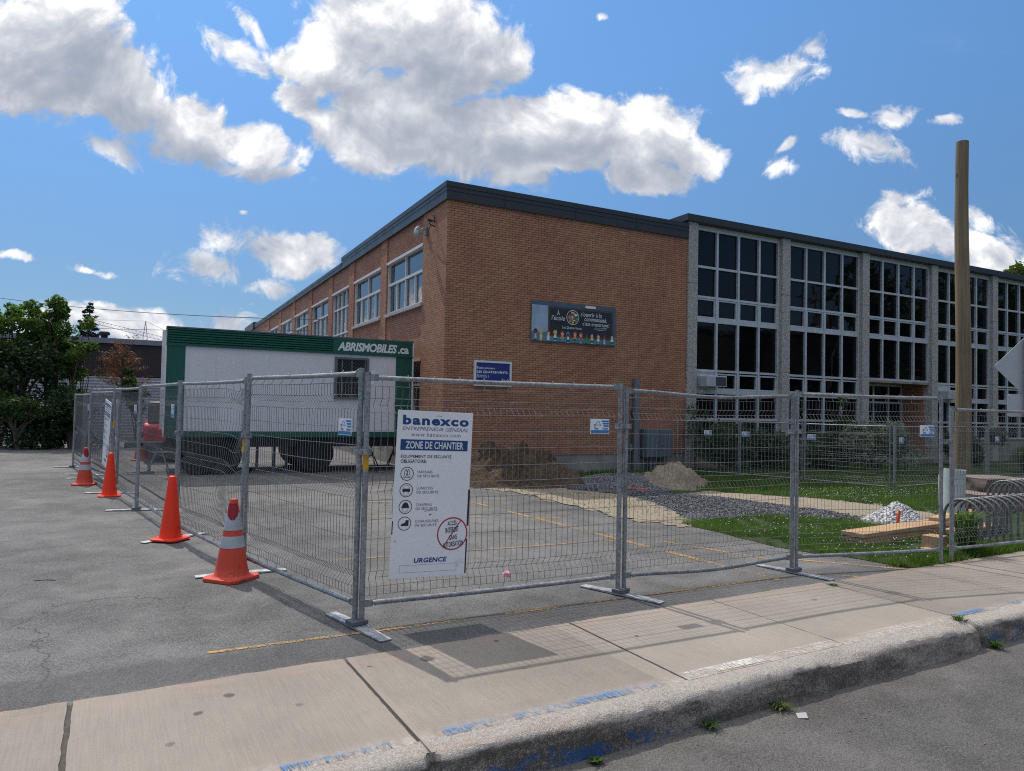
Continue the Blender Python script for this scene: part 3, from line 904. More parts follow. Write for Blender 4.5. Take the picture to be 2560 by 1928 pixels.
# sidewalk slabs, joints, kerb (local X along the kerb, local Y across)
JOINTS = [-8.9, -7.4, -6.0, -4.5, -3.05, -1.6, -0.12, 1.335, 3.03, 4.48, 5.91, 7.24, 8.7, 10.2, 11.7, 13.2, 14.7, 16.2, 17.7, 19.2, 25, 40, 60]
sw = MB()
rr = random.Random(3)
for i in range(len(JOINTS) - 1):
    a, b = JOINTS[i], JOINTS[i + 1]
    gap = 0.011 if abs(a + 0.12) < 0.01 or abs(a - 1.335) < 0.01 else 0.006
    gap2 = 0.014 if abs(b + 0.12) < 0.01 or abs(b - 1.335) < 0.01 else 0.006
    a += gap; b -= gap2
    k = max(2, int((b - a) / 0.09))
    dz = rr.uniform(-0.003, 0.003)
    top = [(a + (b - a) * j / k, 4.40 + 0.014 * mnoise.noise(Vector((a * 3 + j * 0.4, 7, 0))) + rr.uniform(-0.008, 0.008)) for j in range(k + 1)]
    side_b = [(b + rr.uniform(-0.003, 0.003), 3.15 + 1.25 * j / 22) for j in range(1, 22)]
    side_a = [(a + rr.uniform(-0.003, 0.003), 4.40 - 1.25 * j / 22) for j in range(1, 22)]
    pts = [(a, 3.15), (b, 3.15)] + side_b + top[::-1] + side_a
    nn = len(pts)
    vs = [(x, y, 0.014 + dz) for x, y in pts] + [(x, y, -0.06) for x, y in pts]
    sw.add(vs, [tuple(range(nn))] + [(i2, nn + i2, nn + (i2 + 1) % nn, (i2 + 1) % nn) for i2 in range(nn)])
o = sw.build("sidewalk", M['sidewalk'], rz=KANG); tag(o, kind='structure')
jn = MB()
jn.add([(-10, 3.1, 0.006), (60, 3.1, 0.006), (60, 4.36, 0.006), (-10, 4.36, 0.006)], [(0, 1, 2, 3)])
o = jn.build("sidewalk_joint_bed", M['joint'], rz=KANG); tag(o, kind='structure')
jw = MB()
jw.box(1.336, 1.349, 3.02, 4.33, -0.02, 0.021)
o = jw.build("sidewalk_joint_strip", M['joint_wood'], rz=KANG); tag(o, kind='structure')

kb = MB()
PROF = [(3.16, 0.0135), (3.10, 0.0125), (3.05, 0.010), (3.018, 0.003), (3.000, -0.014), (2.990, -0.040), (2.982, -0.070), (2.975, -0.10), (2.967, -0.14), (2.955, -0.185)]
SS = list(np.arange(-9, -1, 0.3)) + list(np.arange(-1, 9, 0.028)) + list(np.arange(9, 40, 0.3))
rows = []
for S_ in SS:
    row = []
    for j, (N_, z_) in enumerate(PROF):
        w = 0.0 if j < 1 else (0.4 if j == 1 else 1.0)
        q = Vector((S_, N_ * 1.0, z_ * 3))
        d = mnoise.noise(q * 2.4) * 0.014 + mnoise.noise(q * 9) * 0.009 + mnoise.noise(q * 31) * 0.006
        e = mnoise.noise(q * 7 + Vector((9, 0, 0))) * 0.008 + mnoise.noise(q * 26 + Vector((9, 0, 0))) * 0.004
        if abs(S_ - 5.91) < 0.03 and j > 1: d += 0.06
        if abs(S_ - 1.342) < 0.03 and j > 2: d += 0.035
        chip = max(0.0, mnoise.noise(Vector((S_ * 1.7, 3.3, 0))) - 0.18) * 0.16 if 2 <= j <= 4 else 0.0
        row.append((S_, N_ + d * w + chip * 0.7, z_ + e * w - chip * 0.45))
    rows.append(row)
m_ = len(PROF)
kb.add([v for r in rows for v in r], [(i * m_ + j, i * m_ + j + 1, (i + 1) * m_ + j + 1, (i + 1) * m_ + j) for i in range(len(rows) - 1) for j in range(m_ - 1)])
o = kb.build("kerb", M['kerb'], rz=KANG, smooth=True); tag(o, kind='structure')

# paint on the sidewalk edge, worn by the broom
for nm, mat, spans in (("blue_kerb_paint", M['blue_line'], [(0.70, 1.20, 3.155, 3.215), (1.47, 2.85, 3.15, 3.225), (5.95, 13.0, 3.17, 3.235)]),
                       ("white_kerb_paint", M['white_line'], [(3.06, 4.47, 3.165, 3.25), (4.50, 5.66, 3.17, 3.25)])):
    pb = MB()
    for a, b, n0, n1 in spans:
        pb.add([(a, n0, 0.0205), (b, n0, 0.0205), (b, n1, 0.0205), (a, n1, 0.0205)], [(0, 1, 2, 3)])
    o = pb.build(nm, mat, rz=KANG); tag(o, kind='structure')

# yellow bay lines on the lot
yl = MB()


def ystrip(P, Q, w):
    P, Q = Vector(P), Vector(Q)
    d = (Q - P).normalized(); nrm = Vector((-d.y, d.x, 0)) * w / 2
    yl.add([P - nrm, Q - nrm, Q + nrm, P + nrm], [(0, 1, 2, 3)])


def gz(x, y): return (x, y, 0.004)


ystrip(gz(-1.90, 4.56), gz(2.75, 7.02), 0.04)
ystrip(gz(-0.9, 12.4), gz(2.60, 6.86), 0.075)
ystrip(gz(-1.7, 7.35), gz(1.45, 8.83), 0.05)
ystrip(gz(1.9, 8.75), gz(2.9, 7.77), 0.06)
ystrip(gz(3.0, 7.88), gz(4.3, 7.40), 0.05)
ystrip(gz(2.7, 7.35), gz(3.55, 7.02), 0.05)
ystrip(gz(-2.2, 10.2), gz(0.9, 10.5), 0.05)
ystrip(gz(-2.6, 11.75), gz(0.0, 11.9), 0.05)
o = yl.build("yellow_bay_lines", M['yellow']); tag(o, kind='structure')

# lawn, sand, gravel
EDGE = [(1240, 1222), (1274, 1227), (1346, 1244), (1404, 1257), (1476, 1273), (1534, 1291), (1640, 1304), (1699, 1310), (1797, 1332), (1906, 1360), (1978, 1375), (2047, 1386), (2119, 1394), (2196, 1407), (2283, 1424)]
edge_w = [at(*p).to_2d() for p in EDGE]
lawn_poly = edge_w + [SN(7.45, 4.43).to_2d(), SN(60, 4.43).to_2d(), SN(60, 40).to_2d(), BL(30, 0.4).to_2d(), BL(0.0, 0.4).to_2d(), BL(0.0, -1.5).to_2d()]
o = sheet("lawn", lawn_poly, 0.006, M['lawn'], 0.02, 0.2, seed=1); tag(o, kind='structure')
sand_px = [(1240, 1224), (1274, 1228), (1346, 1245), (1404, 1258), (1476, 1274), (1534, 1292), (1640, 1306), (1699, 1311), (1740, 1308), (1703, 1290), (1681, 1276), (1640, 1258), (1563, 1236), (1505, 1230), (1433, 1224), (1380, 1218), (1300, 1214)]
sand_poly = [at(*p).to_2d() for p in sand_px]
o = sheet("sand_strip", sand_poly, 0.014, M['sand'], 0.05, 0.15, seed=2); tag(o, kind='structure')
sand2_px = [(1770, 1229), (1875, 1240), (1978, 1244), (2079, 1252), (2188, 1265), (2223, 1271), (2335, 1285), (2350, 1300), (2200, 1311), (2079, 1284), (1953, 1269), (1859, 1256), (1797, 1249), (1687, 1243)]
sand2_poly = [at(*p).to_2d() for p in sand2_px]
o = sheet("sand_strip_back", sand2_poly, 0.014, M['sand'], 0.05, 0.15, seed=3); tag(o, kind='structure')
grav_px = [(1420, 1225), (1505, 1233), (1563, 1239), (1635, 1257), (1681, 1278), (1703, 1293), (1750, 1307), (1812, 1298), (1891, 1292), (2016, 1295), (2110, 1301), (2180, 1311), (2172, 1300), (2079, 1281), (1953, 1266), (1859, 1253), (1797, 1244), (1687, 1238), (1640, 1222), (1600, 1208), (1500, 1206), (1440, 1214)]
grav_poly = [at(*p).to_2d() for p in grav_px]
o = sheet("gravel_bed", grav_poly, 0.020, M['gravel'], 0.05, 0.12, seed=4); tag(o, kind='structure')


def blotches(name, poly, n, z, mat, seed, r0=0.04, r1=0.22):
    """small irregular spills along the border of a patch"""
    rr = random.Random(seed); mb = MB(); k = len(poly)
    for _ in range(n):
        i = rr.randrange(k); a, b = Vector(poly[i][:2]), Vector(poly[(i + 1) % k][:2])
        c = a.lerp(b, rr.random()) + Vector((rr.gauss(0, 1), rr.gauss(0, 1))) * 0.10
        r = r0 + (r1 - r0) * rr.random() ** 2.5; e = rr.uniform(0.4, 1.0); ph = rr.uniform(0, 6.28)
        m = 11
        pts = []
        for j in range(m):
            t = 2 * math.pi * j / m; q = r * rr.uniform(0.6, 1.15)
            x, y = q * math.cos(t), q * e * math.sin(t)
            pts.append((c.x + x * math.cos(ph) - y * math.sin(ph), c.y + x * math.sin(ph) + y * math.cos(ph), z + _ * 0.00002))
        mb.add(pts, [tuple(range(m))])
    return tag(mb.build(name, mat), kind='structure')


blotches("sand_spill", sand_poly, 110, 0.0082, M['sand'], 1)
blotches("sand_spill", sand2_poly, 110, 0.0082, M['sand'], 2)
blotches("gravel_spill", grav_poly, 120, 0.0155, M['gravel'], 3, 0.03, 0.16)


def scatter(poly, n, avoid=()):
    P = np.array([[q[0], q[1]] for q in poly]); lo, hi = P.min(0), P.max(0)
    out = np.zeros((0, 2))
    while len(out) < n:
        Q = RNG.uniform(lo, hi, (n * 2, 2))
        k = in_poly(Q, poly)
        for a in avoid:
            k &= ~in_poly(Q, a)
        if not k.any():
            break
        out = np.vstack([out, Q[k]])
    return out[:n]


def blades(P, h0, h1, w, z0=0.006):
    if len(P) > 2000:                                              # thin and worn places
        P = P[np.array([mnoise.noise(Vector((p[0] * 1.3, p[1] * 1.3, 0))) + 0.6 * mnoise.noise(Vector((p[0] * 5, p[1] * 5, 4))) > -0.33 + 0.25 * random.random() for p in P])]
    n = len(P)
    h = RNG.uniform(h0, h1, n); a = RNG.uniform(0, 2 * np.pi, n); lean = RNG.uniform(0.05, 0.75, n) * h
    b = RNG.uniform(0, 2 * np.pi, n)
    dx, dy = np.cos(a) * w / 2, np.sin(a) * w / 2
    V = np.zeros((n, 3, 3))
    V[:, 0] = np.c_[P[:, 0] - dx, P[:, 1] - dy, np.full(n, z0)]
    V[:, 1] = np.c_[P[:, 0] + dx, P[:, 1] + dy, np.full(n, z0)]
    V[:, 2] = np.c_[P[:, 0] + np.cos(b) * lean, P[:, 1] + np.sin(b) * lean, z0 + h]
    return V.reshape(-1, 3)


near_poly = edge_w[7:] + [SN(7.45, 4.44).to_2d(), SN(9.6, 4.44).to_2d(), SN(10.2, 7.3).to_2d(), at(2400, 1300).to_2d(), at(2200, 1312).to_2d(), at(1900, 1292).to_2d(), at(1760, 1306).to_2d()]
far_poly = [at(1500, 1200).to_2d(), at(1640, 1222).to_2d(), at(1780, 1230).to_2d(), at(1980, 1243).to_2d(), at(2200, 1265).to_2d(), at(2360, 1290).to_2d(), SN(10.2, 7.0).to_2d(), SN(16, 7.0).to_2d(), SN(22, 14.0).to_2d(), BL(22, -0.2).to_2d(), BL(1.5, -0.2).to_2d()]
far_poly2 = [BL(1.0, -0.2).to_2d(), BL(1.0, -1.6).to_2d(), at(1500, 1203).to_2d(), BL(3.2, -0.2).to_2d()]
GV = [blades(scatter(near_poly, 42000, (grav_poly, sand_poly, sand2_poly)), 0.03, 0.105, 0.0075)]
PV = scatter(far_poly, 80000, (grav_poly, sand2_poly))
GV.append(blades(PV, 0.05, 0.15, 0.013))
strip = [SN(7.6, 4.38).to_2d(), SN(13, 4.38).to_2d(), SN(13, 4.62).to_2d(), SN(7.2, 4.60).to_2d()]
GV.append(blades(scatter(strip, 9000), 0.04, 0.15, 0.009))
# sparse weeds at sand and lot edge
GV.append(blades(scatter(sand_poly, 900), 0.015, 0.05, 0.008, 0.014))
o = np_mesh("grass", np.vstack(GV), 1, M['grass']); tag(o, "short green grass with clover growing on the school lawn", "grass", kind='stuff')
# clover heads
cl = MB()
CP = np.vstack([scatter(near_poly, 330, (grav_poly, sand_poly)), scatter([at(1900, 1285).to_2d(), at(2330, 1290).to_2d(), SN(12, 8).to_2d(), at(2440, 1235).to_2d(), at(2150, 1228).to_2d(), at(1960, 1235).to_2d()], 420, (sand2_poly, grav_poly))])
for (x, y) in CP:
    r = random.uniform(0.005, 0.0105); z = random.uniform(0.06, 0.12)
    cl.add([(x + r, y, z), (x - r, y, z), (x, y + r, z), (x, y - r, z), (x, y, z + r), (x, y, z - r)], [(0, 2, 4), (2, 1, 4), (1, 3, 4), (3, 0, 4), (2, 0, 5), (1, 2, 5), (3, 1, 5), (0, 3, 5)])
o = cl.build("clover_flowers", M['clover']); tag(o, "small white clover flower heads dotted over the grass", "flowers", kind='stuff')


def stones(name, P, Z, r0, r1, mat):
    st = MB()
    for (x, y), z in zip(P, Z):
        r = random.uniform(r0, r1)
        q = [Vector((random.uniform(0.6, 1.1) * sx_, random.uniform(0.6, 1.1) * sy_, random.uniform(0.4, 0.9) * sz_)) for sx_, sy_, sz_ in ((1, 0.2, 0.1), (-1, 0.1, 0.2), (0.2, 1, 0.1), (0.1, -1, 0.3), (0.1, 0.2, 1), (0.2, 0.1, -0.8))]
        a = random.uniform(0, 6.28); c, s_ = math.cos(a), math.sin(a)
        st.add([(x + r * (v.x * c - v.y * s_), y + r * (v.x * s_ + v.y * c), z + r * v.z) for v in q], [(0, 2, 4), (2, 1, 4), (1, 3, 4), (3, 0, 4), (2, 0, 5), (1, 2, 5), (3, 1, 5), (0, 3, 5)])
    return st.build(name, mat)


GP = scatter(grav_poly, 5200)
o = stones("gravel_stones", GP, [0.025] * len(GP), 0.012, 0.030, M['gravel']); tag(o, "loose blue grey stones lying over the gravel bed", "gravel", kind='stuff')


def mound(name, label, cat, c, rx, ry, h, rz, mat, seed, rough=0.10, peak=1.5, lumps=0.0, extra=(), cone=False):
    mb = MB()
    n, m = 72, 30
    vs = [Vector((0, 0, h))]
    off = Vector((seed * 7.3, seed * 3.1, 0))

    def hz(x, y):
        r = math.hypot(x / rx, y / ry)
        z = h * max(0, 1 - r) ** (1 / peak) if r < 1 else 0
        z = h * (max(0, 1 - r * r) ** peak) if not cone else h * max(0, 1 - math.sqrt(r * r + 0.012)) ** 1.08
        for (ex, ey, er, eh) in extra:
            d = math.hypot((x - ex), (y - ey)) / er
            if d < 1: z += eh * (1 - d * d) ** 1.5
        q = Vector((x, y, 0)) + off
        e = min(1, max(0, (1.05 - r) * 4))
        z += (mnoise.noise(q * 2.2) * rough * 1.2 + mnoise.noise(q * 6) * rough * 0.6 + mnoise.noise(q * 17) * rough * 0.32 + mnoise.noise(q * 40) * lumps) * e * (0.35 + 0.65 * min(1, z / max(h, 1e-3) * 2))
        return z
    vs = [Vector((0, 0, hz(0, 0)))]
    for i in range(1, m + 1):
        for k in range(n):
            a = 2 * math.pi * k / n
            r = i / m * (1.0 + 0.12 * mnoise.noise(Vector((math.cos(a) * 1.5, math.sin(a) * 1.5, seed))))
            x, y = rx * r * math.cos(a), ry * r * math.sin(a)
            vs.append(Vector((x, y, hz(x, y) if i < m else -0.02)))
    fs = [(0, 1 + k, 1 + (k + 1) % n) for k in range(n)]
    for i in range(m - 1):
        for k in range(n):
            fs.append((1 + i * n + k, 1 + (i + 1) * n + k, 1 + (i + 1) * n + (k + 1) % n, 1 + i * n + (k + 1) % n))
    mb.add(vs, fs)
    o = mb.build(name, mat, loc=(c[0], c[1], 0.01), rz=rz)
    me = o.data
    me.polygons.foreach_set('use_smooth', [True] * len(me.polygons))
    return tag(o, label, cat)


mound("dirt_pile", "dug brown earth heap against the brick wall behind the site sign", "dirt pile", (0.15, 15.1), 1.55, 1.15, 0.66, 0.15, M['dirt'], 1, 0.26, 1.2, 0.07, ((-0.75, 0.35, 0.7, 0.18), (0.1, -0.5, 0.5, 0.08), (0.9, -0.3, 0.45, 0.07)))
mound("gravel_pile", "low spread heap of blue grey gravel beside the earth heap", "gravel pile", (2.75, 15.6), 1.55, 1.35, 0.20, 0.3, M['gravel'], 2, 0.05, 1.0, 0.015)
mound("sand_pile", "beige sand heap in front of the shrubs near grey cabinet", "sand pile", (3.42, 15.1), 0.80, 0.72, 0.40, 0.2, M['sandpile'], 3, 0.13, 1.0, 0.03, ((0.75, -0.35, 0.6, 0.12),))
mound("white_stone_pile", "small white crushed stone heap behind the timber stack", "stone pile", (5.70, 10.50), 0.56, 0.48, 0.38, 0.2, M['white_stone'], 4, 0.03, 1.25, 0.014, cone=True)

# ================================================================== SCHOOL BUILDING
school = thing("school_building", "two storey brown brick school with a long window wall and dark roof edge", "school building", BO, BANG)


def brick_build(mb, name, parent):
    mb.mi = []
    vs = [Vector(v) for v in mb.v]
    for f in mb.f:
        n = (vs[f[1]] - vs[f[0]]).cross(vs[f[2]] - vs[f[0]])
        mb.mi.append(1 if abs(n.x) > abs(n.y) else 0)
    return mb.build(name, [M['brick'], M['brick_side']], parent)


PIERS = [(0.30, 1.60), (4.62, 5.22), (8.28, 8.95), (11.40, 12.05), (15.16, 15.86), (18.96, 19.70), (22.88, 23.62), (26.88, 33.4)]
PANELS = [(PIERS[i][1], PIERS[i + 1][0]) for i in range(7)]
ZB, ZH, ZS, ZT = 0.46, 5.69, 4.18, 6.42
mb = MB()
mb.box(0, 7.14, 0, 0.30, ZB, ZT)
for a, b in PIERS:
    mb.box(0, 0.30, a, b, ZB, ZT)
for i, (a, b) in enumerate(PANELS):
    x0 = 0.035
    mb.box(x0, 0.30, a, b, ZH, ZT)
    if i == 2:
        mb.box(x0, 0.30, a, b, ZB, 1.0)
    elif i < 2:
        mb.box(x0, 0.30, a, b, 2.80, ZS); mb.box(x0, 0.30, a, b, ZB, 1.30)
    else:
        mb.box(x0, 0.30, a, b, ZB, ZS)
brick_build(mb, "brick_wall", school)
mb = MB(); mb.box(0.02, 7.14, 0.02, 0.3, -0.1, ZB); mb.box(0.02, 0.3, 0.3, 33.4, -0.1, ZB)
mb.build("foundation", M['foundation'], school)
mb = MB(); mb.box(0.31, 7.3, 0.31, 33.3, 0, 6.3); mb.build("inner_core", M['black'], school)
# coping
mb = MB()
for z0, z1, d in ((6.385, 6.575, 0.050), (6.581, 6.672, 0.058), (6.678, 6.80, 0.070)):
    mb.box(-d, 7.138, -d, 0.25, z0, z1); mb.box(-d, 0.25, 0.252, 9.9, z0, z1)
for z0, z1, d in ((6.385, 6.50, 0.050), (6.506, 6.62, 0.062)):
    mb.box(-d, 0.25, 9.902, 33.0, z0, z1)
for xj in (1.45, 3.45, 5.35):
    mb.box(xj, xj + 0.012, -0.0755, -0.071, 6.39, 6.80)
mb.box(-0.12, 3, 33.0, 37.5, 6.35, 6.78)
mb.build("roof_coping", M['fascia'], school)
mb = MB(); mb.box(0.0, 7.1, 0.0, 33.2, 6.40, 6.46); mb.box(7.3, 29.5, 0.2, 14, 6.82, 6.86); mb.build("roof", M['roof'], school)
mb = MB(); mb.box(0.0, 3, 33.41, 37, 0, 6.34); brick_build(mb, "brick_wall", school)
# window wing
mb = MB(); mb.box(7.02, 29.6, -0.14, 0.22, 6.865, 7.05); mb.box(7.02, 7.36, 0.222, 14, 6.865, 7.05)
for xj in (9.0, 12.2, 15.4, 18.6, 21.8): mb.box(xj, xj + 0.012, -0.1445, -0.1405, 6.87, 7.05)
mb.build("roof_coping", M['fascia'], school)
mb = MB(); mb.box(7.141, 7.30, 0.40, 13.9, 6.2, 6.862); mb.build("parapet_wall", M['white_metal'], school)
mb = MB(); mb.box(7.48, 29.4, 1.25, 13.8, 0, 6.81); mb.box(7.48, 14.70, 0.30, 1.249, 0, 6.81); mb.box(18.03, 29.4, 0.30, 1.249, 0, 6.81); mb.box(14.701, 18.029, 0.30, 1.249, 2.76, 6.81); mb.build("inner_core", M['black'], school)
PW, PITCHB = 0.335, 3.625
for k in range(7):
    mb = MB(); x0 = 7.142 + PITCHB * k
    mb.box(x0, x0 + PW, -0.06, 0.40, -0.1, 6.862)
    mb.build("concrete_pillar", M['aggregate'], school, bevel=0.012)
ROWS = [6.77, 5.68, 4.83, 4.18, 2.76, 2.17, 1.40, 0.80]


def window_bay(k):
    x0 = 7.142 + PITCHB * k + PW + 0.004; x1 = 7.142 + PITCHB * (k + 1) - 0.004
    zr = ROWS[:5] if k == 2 else ROWS
    fr = MB(); gl = MB(); sashes = []
    th = 0.036
    zb = zr[-1]
    fr.box(x0, x1, 0.09, 0.28, zr[0], 6.86)                      # head
    xs = [x0 + (x1 - x0) * i / 4 for i in range(5)]
    for i, x in enumerate(xs):
        a, b = (x, x + 0.07) if i == 0 else ((x - 0.07, x) if i == 4 else (x - th, x + th))
        fr.box(a, b, 0.06, 0.17, zb, zr[0])
    for j, z in enumerate(zr):
        t0, t1 = (0.06, 0.0) if j == 0 else ((0.0, 0.07) if j == len(zr) - 1 else ((0.06, 0.06) if j in (3, 5) else (0.032, 0.032)))
        for i in range(4):
            a = xs[i] + (0.07 if i == 0 else th); b = xs[i + 1] - (0.07 if i == 3 else th)
            fr.box(a, b, 0.064, 0.166, z - t0, z + t1)
    for j in range(len(zr) - 1):
        for i in range(4):
            if j == 4 and i == 0 and k in (0, 3):
                fr.box(xs[i] + 0.02, xs[i + 1] - 0.02, 0.10, 0.14, zr[j + 1], zr[j])
                continue
            w = [random.uniform(-0.008, 0.008) for _ in range(4)]
            gl.add([(xs[i], 0.13 + w[0], zr[j + 1]), (xs[i + 1], 0.13 + w[1], zr[j + 1]), (xs[i + 1], 0.13 + w[2], zr[j]), (xs[i], 0.13 + w[3], zr[j])], [(0, 1, 2, 3)])
            if j in (2, 4):
                a, b = xs[i] + (0.075 if i == 0 else 0.045), xs[i + 1] - (0.075 if i == 3 else 0.045)
                c, d = zr[j + 1] + 0.066, zr[j] - 0.066 if j == 4 else zr[j] - 0.04
                sa = MB()
                for bx in ((a, a + 0.042, c, d), (b - 0.042, b, c, d), (a + 0.042, b - 0.042, d - 0.042, d), (a + 0.042, b - 0.042, c, c + 0.042)):
                    sa.box(bx[0], bx[1], 0.078, 0.15, bx[2], bx[3])
                sashes.append(sa)
    f = fr.build("window_bay", M['frame'], school)
    gl.build("glass", M['glass'], f)
    for sa in sashes: sa.build("sash", M['frame'], f)
    if k != 2:
        mb = MB(); mb.box(x0, x1, 0.10, 0.29, -0.1, zb); mb.build("base_wall", M['foundation'], school)


for k in range(6):
    window_bay(k)
# entrance recess under bay 3
x0 = 7.142 + PITCHB * 2 + PW; x1 = 7.142 + PITCHB * 3
mb = MB(); mb.box(x1 - 0.10, x1, 0.20, 1.2, 0.34, 2.69); brick_build(mb, "entrance_wall", school)
mb = MB(); mb.box(x0, x1, 0.06, 1.19, 2.692, 2.755); mb.build("entrance_soffit", M['foundation'], school)
mb = MB(); mb.box(x0, x1, 0.3, 1.2, -0.1, 0.34); mb.box(x0 + .2, x1, -0.1, 0.29, -0.1, 0.2); mb.build("entrance_step", M['foundation'], school)
mb = MB()
EX = [x0 + 0.01, x0 + 0.80, x0 + 1.60, x0 + 2.40, x1 - 0.18]
for a in EX: mb.box(a, a + 0.07, 0.96, 1.05, 0.34, 2.69)
for z in (0.34, 1.25, 2.02, 2.62):
    for a, b in zip(EX[:-1], EX[1:]): mb.box(a + 0.07, b, 0.965, 1.045, z, z + 0.07)
dr = mb.build("entrance_door", M['frame'], school)
mb = MB(); mb.add([(x0, 1.0, 0.34), (x1 - 0.1, 1.0, 0.34), (x1 - 0.1, 1.0, 2.69), (x0, 1.0, 2.69)], [(0, 1, 2, 3)]); mb.build("glass", M['glass'], dr)
# the core must not fill the recess: dark side cheek
mb = MB(); mb.box(x0 - 0.05, x0 - 0.003, 0.41, 1.2, -0.1, 2.69); mb.build("entrance_cheek", M['aggregate'], school)


def side_window(a, b, z0, z1, stair=False):
    fr = MB(); gl = MB()
    fr.box(-0.012, 0.14, a + 0.003, b - 0.003, z1 - 0.07, z1)
    t = 0.045
    def hb(z, h=0.05, y0=a, y1=b): fr.box(0.055, 0.14, y0 + t, y1 - t, z - h / 2, z + h / 2)
    for y in (a + 0.003, b - t - 0.003): fr.box(0.045, 0.145, y, y + t, z0, z1 - 0.072)
    def pane(y0, y1, za, zb):
        w = [random.uniform(-0.003, 0.003) for _ in range(4)]
        gl.add([(0.12 + w[0], y1, za), (0.12 + w[1], y0, za), (0.12 + w[2], y0, zb), (0.12 + w[3], y1, zb)], [(0, 1, 2, 3)])
    if stair:
        tr = [z0, 2.2, 3.15, 4.12, 5.03, z1 - 0.07]
        for z in tr[1:-1]: hb(z)
        hb(z0 + 0.025)
        ys = [a + (b - a) * i / 4 for i in range(5)]
        for y in ys[1:-1]:
            for j in range(5): fr.box(0.062, 0.135, y - 0.022, y + 0.022, tr[j] + 0.026, tr[j + 1] - 0.026)
        for j in range(5):
            for i in range(4): pane(ys[i], ys[i + 1], tr[j], tr[j + 1])
    else:
        zt = z0 + (z1 - z0) * 0.565
        hb(zt, 0.07); hb(z0 + 0.03, 0.06)
        mid = (a + b) / 2
        fr.box(0.06, 0.138, mid - 0.03, mid + 0.03, zt + 0.036, z1 - 0.072)
        pane(a, mid, zt, z1 - 0.05); pane(mid, b, zt, z1 - 0.05)
        ys = [a + (b - a) * i / 4 for i in range(5)]
        for i, y in enumerate(ys[1:-1]):
            fr.box(0.07 if i != 1 else 0.06, 0.136, y - 0.022, y + 0.022, z0 + 0.061, zt - 0.036)
        for i in range(4): pane(ys[i], ys[i + 1], z0, zt)
    f = fr.build("window", M['white_frame'], school)
    gl.build("glass", M['glass_blue'], f)
    if not stair:
        s_ = MB(); s_.box(-0.055, 0.15, a - 0.06, b - 0.002, z0 - 0.085, z0 - 0.002); s_.build("sill", M['sill'], f)


for i, (a, b) in enumerate(PANELS):
    if i == 2:
        side_window(a, b, 1.0, ZH, True)
    else:
        side_window(a, b, ZS + 0.004, ZH - 0.002)
    if i < 2:
        side_window(a, b, 1.304, 2.796)

# fittings on the school
lamp = thing("wall_lamp", "small floodlight with pale lens high on the brick side wall by the corner", "lamp", BL(-0.01, 1.31, 5.9), BANG)
mb = MB(); mb.box(-0.05, 0.0, -0.07, 0.07, -0.09, 0.10); mb.tube([(-0.04, 0, 0.05), (-0.10, 0, 0.07), (-0.16, 0, 0.04)], 0.02); mb.build("bracket", M['conduit'], lamp)
T_ = Matrix.Translation((-0.24, 0, -0.02)) @ Matrix.Rotation(math.radians(32), 4, 'Y')
mb = MB(); mb.box(-0.09, 0.09, -0.095, 0.095, 0.0, 0.10, 0, T_); mb.build("housing", M['sign_back'], lamp, bevel=0.02)
mb = MB(); mb.lathe([(0.085, 0.0), (0.082, -0.05), (0.062, -0.10), (0.03, -0.12)], 16, M_=T_); mb.build("lens", M['lamp_glass'], lamp, smooth=True)
arm = MB()
arm.tube([(0, 0, 0), (-0.10, 0, 0.02), (-0.16, 0.0, -0.06), (-0.08, 0, -0.10), (0, 0, -0.12)], 0.014, 6); arm.box(-0.20, -0.08, -0.03, 0.03, 0.0, 0.035); arm.tube([(-0.02, 0, 0), (-0.03, 0, 0.16)], 0.012, 6)
arm.tube([(-0.12, 0, -0.08), (-0.10, 0.12, -0.14), (-0.07, 0.30, -0.18)], 0.008, 5)
o = arm.build("cable_bracket", M['cable'], loc=BL(-0.005, 0.77, 6.03), rz=BANG); tag(o, "black iron cable bracket on the brick wall just above the floodlight", "bracket")


def ac_unit(x0, x1, z0, z1, label):
    t = thing("air_conditioner", label, "air conditioner", BL(x0, -0.36, z0), BANG, "window air conditioners on the school")
    w, h = x1 - x0, z1 - z0
    mb = MB(); mb.box(0, w, 0, 0.47, 0, h); mb.build("casing", M['ac_white'], t, bevel=0.012)
    mb = MB(); mb.box(w * 0.42, w - 0.03, -0.008, 0.01, 0.03, h - 0.03)
    for i in range(9): mb.box(w * 0.42 + 0.01, w - 0.04, -0.013, -0.009, 0.045 + i * (h - 0.08) / 9, 0.045 + i * (h - 0.08) / 9 + 0.012)
    mb.build("grille", M['ac_dark'], t)
    mb = MB()
    for i in range(3): mb.box(-0.006, 0.004, 0.06 + i * 0.10, 0.14 + i * 0.10, 0.05, h - 0.05)
    mb.box(0.03, w * 0.2, -0.006, 0.004, 0.04, h - 0.04); mb.box(w * 0.23, w * 0.38, -0.006, 0.004, 0.04, h - 0.04)
    mb.build("vent_panel", M['sign_back'], t)


ac_unit(7.60, 8.30, 2.30, 2.60, "white window air conditioner in the window bay next to the brick wall")
ac_unit(18.48, 19.30, 2.22, 2.52, "white window air conditioner half hidden behind the wooden pole")

